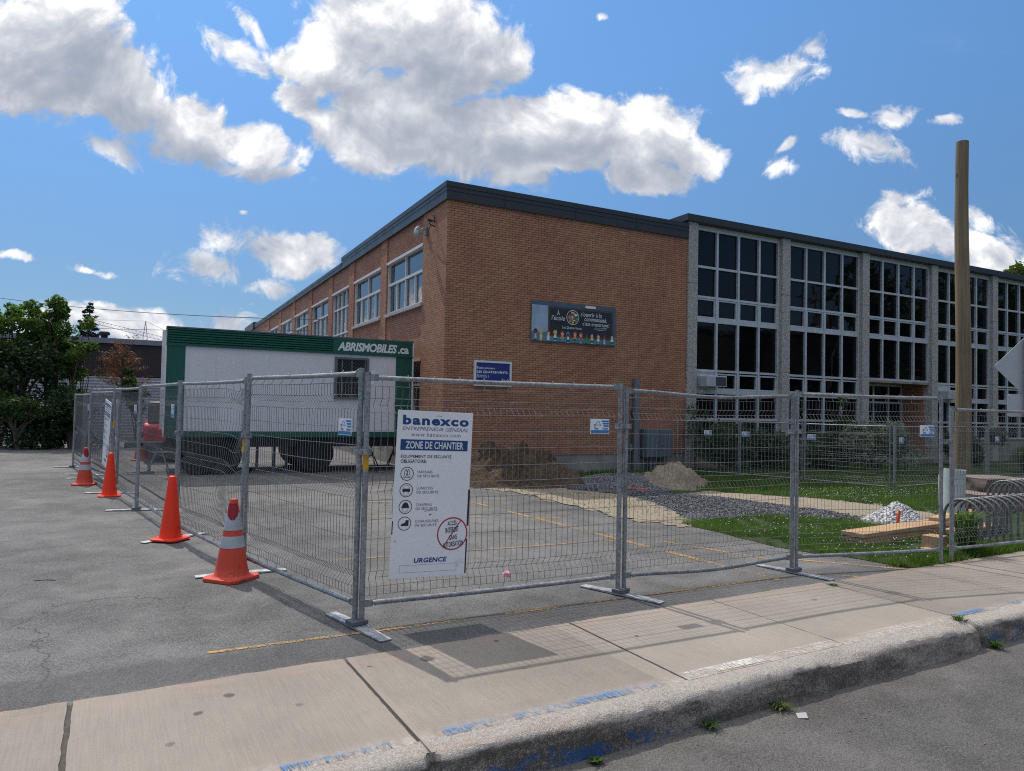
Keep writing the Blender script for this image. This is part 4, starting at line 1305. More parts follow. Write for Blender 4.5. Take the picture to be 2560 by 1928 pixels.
# electric cabinet, conduit post
cab = thing("electric_cabinet", "grey two door electric cabinet on pipes at the brick wall", "cabinet", BL(5.58, -0.30, 0), BANG)
mb = MB(); mb.box(0, 0.88, 0, 0.28, 0.37, 1.12); mb.build("body", M['cabinet'], cab, bevel=0.01)
for i in (0, 1):
    mb = MB(); mb.box(0.02 + i * 0.43, 0.43 + i * 0.43, -0.018, -0.002, 0.39, 1.10); mb.build("door", M['cabinet'], cab, bevel=0.004)
mb = MB(); mb.box(0.50, 0.54, -0.035, -0.019, 0.70, 0.76); mb.box(0.515, 0.525, -0.04, -0.019, 0.60, 0.70); mb.build("handle", M['galv'], cab)
for x in (0.26, 0.38):
    mb = MB(); mb.tube([(x, 0.14, -0.02), (x, 0.14, 0.37)], 0.045, 12); mb.build("pipe", M['conduit'], cab, smooth=True)
cp_ = thing("conduit_post", "tall grey square conduit post beside the electric cabinet", "conduit", BL(5.38, -0.10, 0), BANG)
mb = MB(); mb.box(-0.07, 0.07, -0.06, 0.06, -0.02, 2.42); mb.build("post", M['conduit'], cp_, bevel=0.008)
mb = MB(); mb.tube([(-0.14, 0.0, -0.02), (-0.14, 0.0, 1.6)], 0.018, 8); mb.build("thin_pipe", M['cable'], cp_)
mb = MB(); mb.box(-0.20, -0.11, -0.03, 0.05, 0.55, 0.72); mb.build("junction_box", M['conduit'], cp_)
bx = MB(); bx.box(0, 0.16, -0.05, 0, 0, 0.26); o = bx.build("alarm_box", M['red_box'], loc=BL(4.98, -0.001, 0.5), rz=BANG, bevel=0.006); tag(o, "small dark red box on the brick wall left of the conduit post", "box")

# school name sign
sg = thing("school_sign", "blue framed school name sign with white lettering on the brick wall", "sign", BL(0.74, -0.06, 2.10), BANG)
mb = MB(); w, h = 0.98, 0.60
for b in ((0, w, 0, 0.05), (0, w, h - 0.05, h), (0, 0.05, 0.05, h - 0.05), (w - 0.05, w, 0.05, h - 0.05)): mb.box(b[0], b[1], 0, 0.058, b[2], b[3])
mb.build("frame", M['white_frame'], sg)
mb = MB(); mb.box(0.05, w - 0.05, 0.02, 0.05, 0.05, h - 0.05); mb.build("panel", M['board_blue'], sg)
fc = Face((0.05, 0.02, h - 0.05), (w - 0.05, 0.02, h - 0.05), (0.05, 0.02, 0.05), (w - 0.05, 0.02, 0.05), (0, -1, 0))
mb = MB()
fc.text(mb, "École primaire", 0.03, 0.56, 0.17, 0.33, offset=0.012)
fc.text(mb, "LES QUATRE-VENTS", 0.03, 0.94, 0.38, 0.51, offset=0.03)
fc.text(mb, "ÉDIFICE 1", 0.03, 0.38, 0.55, 0.70, offset=0.008)
fc.disc(mb, 0.80, 0.77, 0.012); fc.disc(mb, 0.85, 0.79, 0.008); fc.line(mb, (0.74, 0.82), (0.95, 0.80), 0.006); fc.line(mb, (0.78, 0.77), (0.77, 0.70), 0.006)
for i in range(5): fc.rect(mb, 0.77 + i * 0.035, 0.795 + i * 0.035, 0.92, 0.945)
mb.build("lettering", M['letter_white'], sg)

# banner
bn = thing("school_banner", "dark chalkboard banner with white handwriting and small cartoon pupils on brick wall", "banner", BL(2.24, -0.02, 3.25), BANG)
w, h = 2.50, 0.99
mb = MB(); nx, nz = 40, 14


def bw(x, z):
    d1 = mnoise.noise(Vector((x * 2.2, z * 2.0, 1))) * 0.012
    return -0.016 + d1 * 0.8


mb.add([(w * i / nx, bw(w * i / nx, h * j / nz) + 0.006 * 0, h * j / nz) for j in range(nz + 1) for i in range(nx + 1)], [(j * (nx + 1) + i, j * (nx + 1) + i + 1, (j + 1) * (nx + 1) + i + 1, (j + 1) * (nx + 1) + i) for j in range(nz) for i in range(nx)])
mb.build("sheet", M['banner_blue'], bn, smooth=True)
fc = Face((0, -0.028, h), (w, -0.028, h), (0, -0.028, 0), (w, -0.028, 0), (0, -1, 0))
mb = MB()
fc.rect(mb, 0.0, 0.185, 0.10, 0.76, 0, 0.0)
fc.rect(mb, 0.0, 1.0, 0.76, 0.985, 1, 0.0)
fc.rect(mb, 0.185, 0.965, 0.10, 0.86, 2, 0.001)
fc.rect(mb, 0.205, 0.945, 0.145, 0.80, 3, 0.002)
fc.rect(mb, 0.62, 0.745, 0.012, 0.075, 4, 0.001)
mb.build("printed_ground", [M['banner_light'], M['banner_teal'], M['board_brown'], M['chalkboard'], M['letter_white']], bn)
mb = MB(); o_ = 0.004
fc.text(mb, "À", 0.288, 0.316, 0.175, 0.315, 0, o_)
fc.text(mb, "l'école", 0.225, 0.378, 0.325, 0.445, 0, o_, shear=0.08)
fc.text(mb, "s'ouvrir à la", 0.565, 0.820, 0.175, 0.295, 0, o_, shear=0.08)
fc.text(mb, "communauté,", 0.610, 0.885, 0.300, 0.425, 0, o_, shear=0.08)
fc.text(mb, "c'est important!", 0.590, 0.915, 0.425, 0.555, 0, o_, shear=0.08)
fc.text(mb, "Les Quatre-Vents,", 0.350, 0.580, 0.575, 0.655, 0, o_, shear=0.05)
fc.line(mb, (0.725, 0.595), (0.885, 0.555), 0.010, 0, o_); fc.line(mb, (0.765, 0.635), (0.88, 0.585), 0.008, 0, o_)
fc.ring(mb, 0.470, 0.345, 0.185, 0.014, 0, 0.006)
mb.build("handwriting", M['letter_white'], bn)
mb = MB()
fc.disc(mb, 0.470, 0.345, 0.172, 0, 0.0035)
flag_cols = [1, 2, 3, 4, 5, 6]
rr = random.Random(8)
for i in range(46):
    a = rr.uniform(0, 6.28); r = 0.14 * math.sqrt(rr.random())
    U = 0.470 + r * math.cos(a) / w; V = 0.345 + r * math.sin(a) / h
    sx_, sy_ = rr.uniform(0.014, 0.035), rr.uniform(0.012, 0.024)
    fc.rect(mb, U - sx_ / w, U + sx_ / w, V - sy_ / h, V + sy_ / h, rr.choice(flag_cols), 0.0038 + 0.00003 * i)
fc.rect(mb, 0.452, 0.476, 0.31, 0.37, 2, 0.0054); fc.rect(mb, 0.452, 0.457, 0.31, 0.37, 1, 0.0056); fc.rect(mb, 0.471, 0.476, 0.31, 0.37, 1, 0.0056); fc.disc(mb, 0.464, 0.34, 0.010, 1, 0.0057, n=8)
mb.build("flag_emblem", [M['cloth_dark'], M['flag_red'], M['cloth_white'], M['cloth_yellow'], M['cloth_blue'], M['cloth_green'], M['cloth_orange']], bn)
PM = ['skin', 'skin_dark', 'hair_red', 'hair_blond', 'hair_brown', 'cloth_pink', 'cloth_yellow', 'cloth_white', 'cloth_green', 'cloth_blue', 'cloth_orange', 'cloth_dark', 'flag_red']
KIDS = [(235, 1, 11, 5, 5), (350, 0, 3, 6, 6), (505, 0, 2, 7, 7), (650, 0, 3, 7, 11), (805, 0, 12, 10, 9), (930, 1, 9, 7, 11), (1080, 0, 2, 10, 11), (1210, 0, 2, 12, 9), (1340, 1, 11, 8, 8), (1460, 0, 11, 6, 11), (1605, 0, 4, 7, 9), (1745, 1, 4, 5, 5), (1920, 0, 4, 7, 11)]
for i, (x, sk, hr, top, bot) in enumerate(KIDS):
    mb = MB()
    U = (x - 150) / 1860; v0 = 0.695 + 0.01 * (i % 3); b_ = 0.004
    fc.disc(mb, U, v0 + 0.055, 0.056, hr, b_, n=16)
    fc.disc(mb, U, v0 + 0.085, 0.042, sk, b_ + 0.0004, n=16)
    for dx in (-0.006, 0.006): fc.disc(mb, U + dx, v0 + 0.08, 0.006, 11, b_ + 0.0008, n=8)
    fc.poly(mb, [(U - 0.012, v0 + 0.205), (U + 0.012, v0 + 0.205), (U + 0.010, v0 + 0.125), (U - 0.010, v0 + 0.125)], top, b_ + 0.0002)
    fc.poly(mb, [(U - 0.015, v0 + 0.245), (U + 0.015, v0 + 0.245), (U + 0.011, v0 + 0.20), (U - 0.011, v0 + 0.20)], bot, b_ + 0.0006)
    for s_ in (-1, 1):
        fc.line(mb, (U + s_ * 0.010, v0 + 0.135), (U + s_ * 0.021, v0 + 0.195), 0.014, sk, b_ + 0.0001)
        fc.rect(mb, U + s_ * 0.006 - 0.003, U + s_ * 0.006 + 0.003, v0 + 0.24, v0 + 0.272, sk, b_)
        fc.rect(mb, U + s_ * 0.007 - 0.005, U + s_ * 0.007 + 0.005, v0 + 0.268, v0 + 0.28, 7 if i % 2 else 11, b_ + 0.0003)
    mb.build("printed_pupil", [M[q] for q in PM], bn)

# ================================================================== OFFICE TRAILER
TO = Vector((-7.33, 15.0, 0))


def TL(x, y, z=0.0):
    return TO + Bu * x + Bv * y + Vector((0, 0, z))


tr = thing("office_trailer", "white and green site office trailer parked beside the school", "trailer", TO, BANG)
L, W_D = 5.46, 2.45
mb = MB(); mb.box(0, L, 0, W_D, 0.83, 3.12)
for i in range(9): mb.box(0.42 + i * 0.55, 0.432 + i * 0.55, -0.005, 0.0, 0.96, 2.78)
mb.build("body", M['trailer_white'], tr)
mb = MB()
# ribbed green band: five shallow folds
prof = []
nb = 7
for i in range(nb):
    z0 = 2.79 + 0.37 * i / nb; z1 = 2.79 + 0.37 * (i + 1) / nb
    prof += [(-0.006, z0), (-0.03, z0 + 0.012), (-0.03, z1 - 0.020), (-0.012, z1 - 0.006)]
xa, xb = -0.012, 3.50
mb.add([(x, y, z) for (y, z) in prof for x in (xa, xb)], [(2 * i, 2 * i + 1, 2 * i + 3, 2 * i + 2) for i in range(len(prof) - 1)])
mb.box(3.50, L + 0.012, -0.032, 0.0, 2.79, 3.155)
mb.box(-0.012, L + 0.012, -0.04, -0.033, 2.775, 2.80)
mb.box(0.0, 0.36, -0.012, -0.001, 0.83, 2.774); mb.box(L - 0.42, L, -0.012, -0.001, 0.83, 2.774)
mb.box(0.361, L - 0.421, -0.014, -0.001, 0.83, 0.955)
mb.box(0.0, L, -0.02, -0.0145, 0.825, 0.90)
mb.build("green_trim", M['trailer_green'], tr)
mb = MB(); mb.box(-0.02, L + 0.02, -0.035, W_D + 0.03, 3.156, 3.185); mb.build("roof_edge", M['grille'], tr)
mb = MB(); mb.box(L - 0.012, L + 0.022, -0.036, 0.03, 0.83, 3.15); mb.box(-0.03, -0.001, -0.02, 0.05, 0.83, 3.15)
mb.box(-0.09, -0.031, 0.20, 0.27, 1.0, 3.1); mb.build("corner_trim", M['trailer_white'], tr)
fc = Face((0, -0.034, 3.15), (L, -0.034, 3.15), (0, -0.034, 2.79), (L, -0.034, 2.79), (0, -1, 0))
mb = MB()
fc.text(mb, "ABRISMOBILES", 3.60 / L, 5.05 / L, 0.22, 0.80, 0, 0.003, shear=0.22, offset=0.035, space=0.95)
fc.text(mb, ".ca", 5.07 / L, 5.35 / L, 0.40, 0.80, 0, 0.003, offset=0.035)
mb.build("lettering", M['letter_white'], tr)
mb = MB()
for b in ((3.55, 4.36, 1.72, 1.77), (3.55, 4.36, 2.66, 2.71), (3.55, 3.61, 1.77, 2.66), (4.30, 4.36, 1.77, 2.66)): mb.box(b[0], b[1], -0.05, -0.001, b[2], b[3])
wn = mb.build("window", M['grille'], tr)
mb = MB(); mb.add([(3.61, -0.004, 1.77), (4.30, -0.004, 1.77), (4.30, -0.004, 2.66), (3.61, -0.004, 2.66)], [(0, 1, 2, 3)]); mb.build("glass", M['glass'], wn)
mb = MB()
for i in range(-9, 8):
    a = 3.61 + i * 0.085
    for s_ in (1, -1):
        p0, p1 = (a, 1.77), (a + 0.89, 2.66)
        x0_, x1_ = max(p0[0], 3.61), min(p1[0], 4.30)
        if x1_ - x0_ < 0.03: continue
        z0_, z1_ = 1.77 + (x0_ - a), 1.77 + (x1_ - a)
        if s_ < 0: x0_, x1_ = 7.91 - x0_, 7.91 - x1_
        mb.tube([(x0_, -0.03 + 0.004 * s_, z0_), (x1_, -0.03 + 0.004 * s_, z1_)], 0.004, 4, cap=False)
mb.box(3.935, 3.975, -0.028, -0.008, 1.77, 2.66)
mb.build("grille", M['grille'], wn)
mb = MB()
for x, z, ww, hh in ((4.42, 2.30, 0.10, 0.12), (4.08, 2.32, 0.09, 0.13), (4.42, 2.10, 0.08, 0.10)): mb.box(x, x + ww, -0.056 if x < 4.3 else -0.004, -0.05 if x < 4.3 else -0.001, z, z + hh)
mb.build("notice", M['sign_white'], tr)
mb = MB(); mb.box(0.1, L - 0.1, 0.15, 0.27, 0.60, 0.825); mb.box(0.1, L - 0.1, W_D - 0.27, W_D - 0.15, 0.60, 0.825)
for x in (0.2, 1.2, 2.2, 3.2, 4.2, 5.1): mb.box(x, x + 0.08, 0.28, W_D - 0.28, 0.66, 0.82)
mb.box(-0.75, 0.1, 0.9, 1.0, 0.55, 0.66); mb.box(-0.75, 0.1, 1.4, 1.5, 0.55, 0.66); mb.box(-0.32, -0.22, 1.0, 1.4, 0.53, 0.64)
mb.box(0.30, 1.60, 0.36, W_D - 0.36, 0.32, 0.655); mb.box(2.70, 3.62, 0.36, W_D - 0.36, 0.32, 0.655)  # dark axle boxes added under the floor to deepen shade around the wheels
mb.build("chassis", M['chassis'], tr)
for x in (0.70, 1.16, 3.16):
    for y in (0.06, W_D - 0.34):
        mb = MB(); R90 = Matrix.Translation((x, y, 0.46)) @ Matrix.Rotation(math.radians(-90), 4, 'X')
        r = 0.22 if x < 2 else 0.0
        rad = 0.445 if x > 2 else 0.42
        R90 = Matrix.Translation((x, y, rad)) @ Matrix.Rotation(math.radians(-90), 4, 'X')
        mb.lathe([(rad * 0.6, 0), (rad * 0.93, 0.0), (rad, 0.04), (rad, 0.24), (rad * 0.93, 0.28), (rad * 0.6, 0.28)], 28, M_=R90)
        wh = mb.build("wheel", M['tyre'], tr, smooth=True)
        mb = MB(); mb.lathe([(rad * 0.56, 0.03), (rad * 0.52, 0.09), (0.08, 0.07), (0.05, 0.02)], 20, M_=R90); mb.build("rim", M['chassis'], wh)
for x in (1.95, 2.32, 2.6): 
    mb = MB(); mb.tube([(x, 0.5, 0), (x, 0.5, 0.66)], 0.035, 8); mb.box(x - 0.09, x + 0.09, 0.41, 0.59, 0.0, 0.02); mb.build("support_leg", M['grille'], tr)
for x in (4.58, 5.15):
    mb = MB(); mb.tube([(x, 0.35, 0.35), (x, 0.35, 0.72)], 0.022, 8)
    for a in (0.3, 1.87, 3.44, 5.0): mb.tube([(x, 0.35, 0.50), (x + 0.26 * math.cos(a), 0.35 + 0.26 * math.sin(a), 0.005)], 0.014, 6)
    mb.build("jack_stand", M['chassis'], tr)
mb = MB(); mb.tube([(-0.25, 1.2, 0.02), (-0.25, 1.2, 0.66)], 0.035, 8); mb.box(-0.34, -0.16, 1.11, 1.29, 0, 0.02)
mb.tube([(-0.05, 0.95, 0.6), (-0.30, 0.70, 0.02)], 0.02, 6); mb.tube([(-0.05, 0.95, 0.6), (0.15, 0.6, 0.02)], 0.02, 6)
mb.build("hitch_jack", M['galv'], tr)

# ================================================================== FENCE
FOLD = 0.045
HZ = [1.735, 1.645, 1.595, 1.540, 1.41, 1.28, 1.145, 1.02, 0.96, 0.90, 0.76, 0.62, 0.48, 0.385, 0.33, 0.275, 0.215]
APEX = {2, 8, 14}


def make_panel(W, bent=False, old=False):
    t = thing("wire_fence", "", "wire fence")
    ps = M['galv_old'] if old else M['galv']
    for x in (0.024, W - 0.024):
        mb = MB(); mb.tube([(x, 0, 0.03), (x, 0, 1.84)], 0.021, 12); mb.build("post", ps, t, smooth=True)
    for z in (1.80, 0.165):
        mb = MB()
        # tube flattened to a tab at both ends
        for a, b in ((0.13, W - 0.13),):
            sag = (lambda x: -0.006 * math.sin(math.pi * x / W)) if not old else (lambda x: -0.035 * math.sin(math.pi * x / W) ** 2)
            pts = [(0.13 + (W - 0.26) * i / 10, 0, z + sag(0.13 + (W - 0.26) * i / 10)) for i in range(11)]
            mb.tube([(0.10, 0, z)] + pts + [(W - 0.10, 0, z)], [0.0145] + [0.0185] * 11 + [0.0145], 10)
        mb.box(0.044, 0.102, -0.006, 0.006, z - 0.026, z + 0.026); mb.box(W - 0.102, W - 0.044, -0.006, 0.006, z - 0.026, z + 0.026)
        mb.build("rail", ps, t, smooth=True)
    mb = MB()
    nv = int(round((W - 0.16) / 0.0505))
    xs = [0.08 + (W - 0.16) * i / nv for i in range(nv + 1)]

    def dent(x, z):
        d = 0.010 * math.sin(x * 2.1 + 0.7) * math.sin(z * 2.4)
        if bent:
            d += 0.10 * math.exp(-((x - W * 0.80) / 0.28) ** 2 - ((z - 1.45) / 0.28) ** 2) + 0.07 * math.exp(-((x - W * 0.55) / 0.4) ** 2 - ((z - 0.62) / 0.25) ** 2)
        return d

    def dz(x, z):
        if not bent: return 0.004 * math.sin(x * 3 + z)
        return -0.05 * math.exp(-((x - W * 0.82) / 0.16) ** 2) * (0.4 + 0.6 * math.exp(-((z - 1.0) / 0.8) ** 2))
    for i, x in enumerate(xs):
        hook = (i % 4 == 1)
        pts = []
        if hook:
            pts += [(x - 0.012, -0.020, 1.815), (x - 0.014, -0.004, 1.826), (x - 0.004, 0.022, 1.795), (x + 0.006, 0.022, 1.765)]
        for j, z in enumerate(HZ):
            y = FOLD if j in APEX else 0.0
            pts.append((x, y + dent(x, z), z + dz(x, z)))
        if hook:
            pts += [(x + 0.004, 0.020, 0.200), (x - 0.004, 0.020, 0.175), (x - 0.012, -0.008, 0.142), (x - 0.012, -0.022, 0.158)]
        mb.tube(pts, 0.0021, 4, cap=False)
    for j, z in enumerate(HZ):
        y = FOLD if j in APEX else 0.0
        a, b = (0.03, W - 0.03) if j not in APEX else (xs[1], xs[-2])
        m = 16
        mb.tube([(a + (b - a) * i / m, y + 0.004 + (dent(a + (b - a) * i / m, z) if 0 < i < m else 0), z + dz(a + (b - a) * i / m, z)) for i in range(m + 1)], 0.0023, 4, cap=False)
    mb.build("wire_mesh", M['wire'], t)
    return t


def add_sticker(t, x):
    mb = MB(); mb.tube([(x, 0, 1.13), (x, 0, 1.25)], 0.0222, 12, cap=False); s_ = mb.build("sticker", [M['yellow_tag'], M['ink_black']], t, smooth=True)
    return s_


PW0 = 2.24
protos = {'plain': make_panel(PW0), 'bent': make_panel(PW0, bent=True), 'old': make_panel(PW0, old=True)}
used_proto = set(); STICK = []
FG = "wire fence panels around the work zone"


def place_panel(A, B, label, kind='plain', zs=1.0, inset=0.008, sticker=None, group=FG):
    A, B = Vector(A), Vector(B)
    d = (B - A); Ld = d.length; d.normalize()
    if kind in used_proto:
        t = copy_tree(protos[kind])
    else:
        used_proto.add(kind); t = protos[kind]
    t['label'] = label; t['group'] = group
    t.location = A + d * inset
    t.rotation_euler.z = math.atan2(d.y, d.x)
    t.scale = ((Ld - 2 * inset) / PW0, 1, zs)
    if sticker is not None:
        STICK.append((t, 0.024 if sticker == 0 else PW0 - 0.024))
    return t


J0 = Vector((-1.08, 5.15, 0)); J2 = Vector((0.98, 6.20, 0)); J3 = Vector((2.87, 7.18, 0)); J4 = Vector((4.70, 7.72, 0)); J4b = Vector((4.84, 7.83, 0)); J5 = Vector((6.95, 8.85, 0))
P1 = Vector((-2.48, 6.66, 0)); P2 = Vector((-3.88, 8.30, 0)); P3 = Vector((-5.40, 10.32, 0)); P4 = Vector((-6.80, 12.15, 0)); P5 = Vector((-8.45, 14.25, 0)); P6 = Vector((-10.15, 16.50, 0))
Q1 = Vector((-8.95, 14.95, 0)); Q2 = Vector((-7.25, 13.15, 0))
PH = {
    'f1': "wire fence panel holding the white site safety sign",
    'f2': "wire fence panel facing the kerb just right of the safety sign panel",
    'f3': "wire fence panel standing in front of the long timber beam",
    'f4': "lower wire fence panel standing in front of the bike racks",
    'l1': "wire fence panel behind the front striped cone, running to the corner",
    'l2': "wire fence panel with bent wires between the front striped cone and tall orange cone",
    'l3': "wire fence panel just beyond the tall plain orange cone",
    'l4': "wire fence panel beside the second plain orange cone",
    'l5': "wire fence panel carrying the far narrow safety sign by the back striped cone",
    'l6': "farthest left wire fence panel next to the dark hedge",
}
place_panel(J0, J2, PH['f1'], 'plain', 1.0, sticker=0)
place_panel(J2, J3, PH['f2'], 'old', 0.985)
place_panel(J3, J4, PH['f3'], 'plain', 1.0)
place_panel(J4b, J5, PH['f4'], 'plain', 0.935)
place_panel(P1, J0, PH['l1'], 'plain', 1.015)
place_panel(P2, P1, PH['l2'], 'bent', 1.0, sticker=1)
place_panel(P3, P2, PH['l3'], 'plain', 1.0)
place_panel(P4, P3, PH['l4'], 'plain', 0.985, sticker=0)
place_panel(P5, P4, PH['l5'], 'plain', 0.96)
place_panel(P6, P5, PH['l6'], 'plain', 0.94)
place_panel(P6 + Vector((0.15, 0.1, 0)), Q1, "inner wire fence panel folded back behind the farthest left panel", 'plain', 0.94)
place_panel(Q1 + Vector((0.1, 0.0, 0)), Q2, "inner wire fence panel holding a white board seen from behind", 'plain', 1.0)
# lawn fence by the school
LA = [at(1690, 1186), at(1848, 1197), at(2008, 1211), at(2228, 1232)]
LB = [at(2232, 1233), at(2468, 1211), at(2640, 1200)]
LAWNP = ["low far fence panel in front of the dark shrub by the grey cabinet", "low far fence panel between the dark shrub and the pale shrub", "low far fence panel in front of the pale leaved shrub", "low far fence panel behind the upright pale pipe and pole", "low far fence panel in front of the long grass clump"]
pr = []
for i in range(3): pr.append((LA[i], LA[i + 1]))
for i in range(2): pr.append((LB[i], LB[i + 1]))
LG = "low wire fence panels across the school lawn"
for (a, b), lab in zip(pr, LAWNP):
    place_panel(a, b, lab, 'plain', 0.765, 0.01, group=LG)

for t_, x_ in STICK: add_sticker(t_, x_)


# feet
def make_foot():
    t = thing("footplate", "", "footplate", group="flat steel feet under the fence posts")
    mb = MB()
    mb.add([(-0.40, -0.045, 0.012), (-0.06, -0.05, 0.020), (0.06, -0.05, 0.020), (0.40, -0.045, 0.010), (0.40, 0.045, 0.010), (0.06, 0.05, 0.020), (-0.06, 0.05, 0.020), (-0.40, 0.045, 0.012),
            (-0.40, -0.045, 0.004), (-0.06, -0.05, 0.004), (0.06, -0.05, 0.004), (0.40, -0.045, 0.003), (0.40, 0.045, 0.003), (0.06, 0.05, 0.004), (-0.06, 0.05, 0.004), (-0.40, 0.045, 0.004)],
           [(0, 1, 6, 7), (1, 2, 5, 6), (2, 3, 4, 5), (8, 15, 14, 9), (9, 14, 13, 10), (10, 13, 12, 11), (0, 8, 9, 1), (1, 9, 10, 2), (2, 10, 11, 3), (3, 11, 12, 4), (4, 12, 13, 5), (5, 13, 14, 6), (6, 14, 15, 7), (7, 15, 8, 0)])
    mb.build("plate", M['steel_plate'], t)
    mb = MB(); mb.box(-0.055, 0.055, -0.065, 0.065, 0.022, 0.055)
    mb.build("socket", M['grille'], t, bevel=0.006)
    return t


FEET = [(J0, -48.6, "flat steel fence foot at the corner left of the safety sign"), (J2, -40.3, "flat steel fence foot at the post right of the safety sign"), (J3, -50.4, "flat steel fence foot touching the kerb edge before the lawn"),
        (P1, 28, "flat steel fence foot behind the front striped cone"), (P2, 58, "flat steel fence foot under the tall plain orange cone"), (P3, 16, "flat steel fence foot right of the second plain orange cone"),
        (P4, 14, "flat steel fence foot behind the second plain orange cone"), (P5, 12, "flat steel fence foot beside the back striped cone"), (P6, 8, "flat steel fence foot at the far left fence end"), (Q1, 5, "flat steel fence foot under the inner folded panels")]
ft = make_foot()
for i, (p, a, lab) in enumerate(FEET):
    t = ft if i == 0 else copy_tree(ft)
    t.location = p + Vector((0, 0, 0.002)); t.rotation_euler.z = math.radians(a); t['label'] = lab


# clamps joining neighbouring posts
def make_clamp():
    mb = MB()
    for s_ in (-1, 1):
        mb.box(-0.060, 0.060, s_ * 0.024 - 0.003, s_ * 0.024 + 0.003, -0.022, 0.022)
    mb.box(-0.068, -0.062, -0.027, 0.027, -0.022, 0.022); mb.box(0.062, 0.068, -0.027, 0.027, -0.022, 0.022)
    mb.tube([(0, -0.045, 0), (0, 0.045, 0)], 0.010, 6)
    mb.box(-0.016, 0.016, -0.040, -0.028, -0.014, 0.014)
    o = mb.build("fence_clamp", M['galv'])
    return tag(o, "", "clamp", "steel clamps joining the fence posts")


cl0 = make_clamp()
CL = [(J0, 1.26, -10, "steel clamp on the corner posts left of the safety sign"), (J2, 1.46, 27, "steel clamp on the posts right of the safety sign"), (J3, 1.42, 22, "steel clamp on the posts before the lawn corner"),
      (J4.lerp(J4b, 0.5), 1.33, 38, "steel clamp on the posts by the timber beam end"), (P1, 1.29, -50, "steel clamp on the posts above the front striped cone"), (P2, 1.23, -52, "steel clamp on the posts above the tall plain orange cone"),
      (P3, 1.26, -53, "steel clamp on the posts right of the second plain orange cone"), (P5, 1.2, -53, "steel clamp on the posts above the back striped cone")]
for i, (p, z, a, lab) in enumerate(CL):
    t = cl0 if i == 0 else cl0.copy()
    if i: COL.objects.link(t)
    t.location = p + Vector((0, 0, z)); t.rotation_euler.z = math.radians(a); t['label'] = lab
    if i == 3: t.scale = (1.5, 1, 1)


# rental tags on the panels
def make_tag():
    t = thing("fence_tag", "", "tag", group="white and blue rental tags on the fence panels")
    w, h = 0.19, 0.125
    mb = MB(); mb.box(0, w, -0.002, 0.002, 0, h); mb.build("plate", M['sign_white'], t, bevel=0.0008)
    fc = Face((0, -0.002, h), (w, -0.002, h), (0, -0.002, 0), (w, -0.002, 0), (0, -1, 0))
    mb = MB(); q = 0.001
    fc.rect(mb, 0.02, 0.98, 0.76, 0.96, 0, q)
    for i in range(3): fc.poly(mb, [(0.62 + i * 0.05, 0.10 + i * 0.16 + 0.11), (0.98, 0.10 + i * 0.16 + 0.11), (0.98, 0.10 + i * 0.16), (0.58 + i * 0.05, 0.10 + i * 0.16)], 0, q)
    for a, b in (((0.20, 0.50), (0.36, 0.20)), ((0.36, 0.20), (0.44, 0.16)), ((0.44, 0.16), (0.55, 0.45)), ((0.55, 0.45), (0.36, 0.38)), ((0.15, 0.40), (0.30, 0.34)), ((0.18, 0.52), (0.34, 0.44))): fc.line(mb, a, b, 0.005, 0, q)
    mb.build("blue_lettering", M['tag_blue'], t)
    mb = MB(); fc.text(mb, "Plus", 0.20, 0.42, 0.57, 0.72, 0, q, shear=0.2, offset=0.02); fc.text(mb, "Action", 0.62, 0.95, 0.57, 0.72, 0, q, shear=0.2, offset=0.02)
    mb.build("black_lettering", M['ink_black'], t)
    return t


tg0 = make_tag()
TAGS = [(J0, J2, 0.16, 1.395, "f1"), (P1, J0, 0.13, 1.37, "l1"), (J3, J4, 0.14, 1.38, "f3"), (P3, P2, 0.20, 1.40, "l3"), (P4, P3, 0.20, 1.40, "l4"), (P6, P5, 0.16, 1.36, "l6"), (J4b, J5, 0.10, 1.30, "f4")]
TW = {"f1": "white and blue rental tag right of the big safety sign", "l1": "white and blue rental tag in front of the trailer window's lower left", "f3": "white and blue rental tag near the posts above the timber beam", "l3": "white and blue rental tag above the tall plain orange cone, before green trailer corner", "l4": "white and blue rental tag near the red vehicle", "l6": "far small white and blue rental tag near the back striped cone", "f4": "white and blue rental tag by the street sign pole"}
first = True
for A, B, dx, z, key in TAGS:
    t = tg0 if first else copy_tree(tg0); first = False
    d = (B - A).normalized(); nrm = Vector((-d.y, d.x, 0))
    t.location = B - d * (dx + 0.19) - nrm * 0.012 + Vector((0, 0, z)); t.rotation_euler.z = math.atan2(d.y, d.x); t['label'] = TW[key]
    if key in ("l3",): t.scale = (0.8, 1, 1.25)
LTW = ["far white tag on the lawn fence in front of the brick wall edge", "far white tag on the lawn fence before the dark shrub", "far white tag on the lawn fence before the pale shrub", "far white tag on the lawn fence left of the wooden pole", "far white tag on the lawn fence above the long grass clump"]
for (A, B), lab, f in zip(pr, LTW, (0.45, 0.04, 0.05, 0.05, 0.10)):
    t = copy_tree(tg0)
    d = (B - A).normalized(); nrm = Vector((-d.y, d.x, 0))
    t.location = A.lerp(B, f) - nrm * 0.012 + Vector((0, 0, 1.02)); t.rotation_euler.z = math.atan2(d.y, d.x); t['label'] = lab

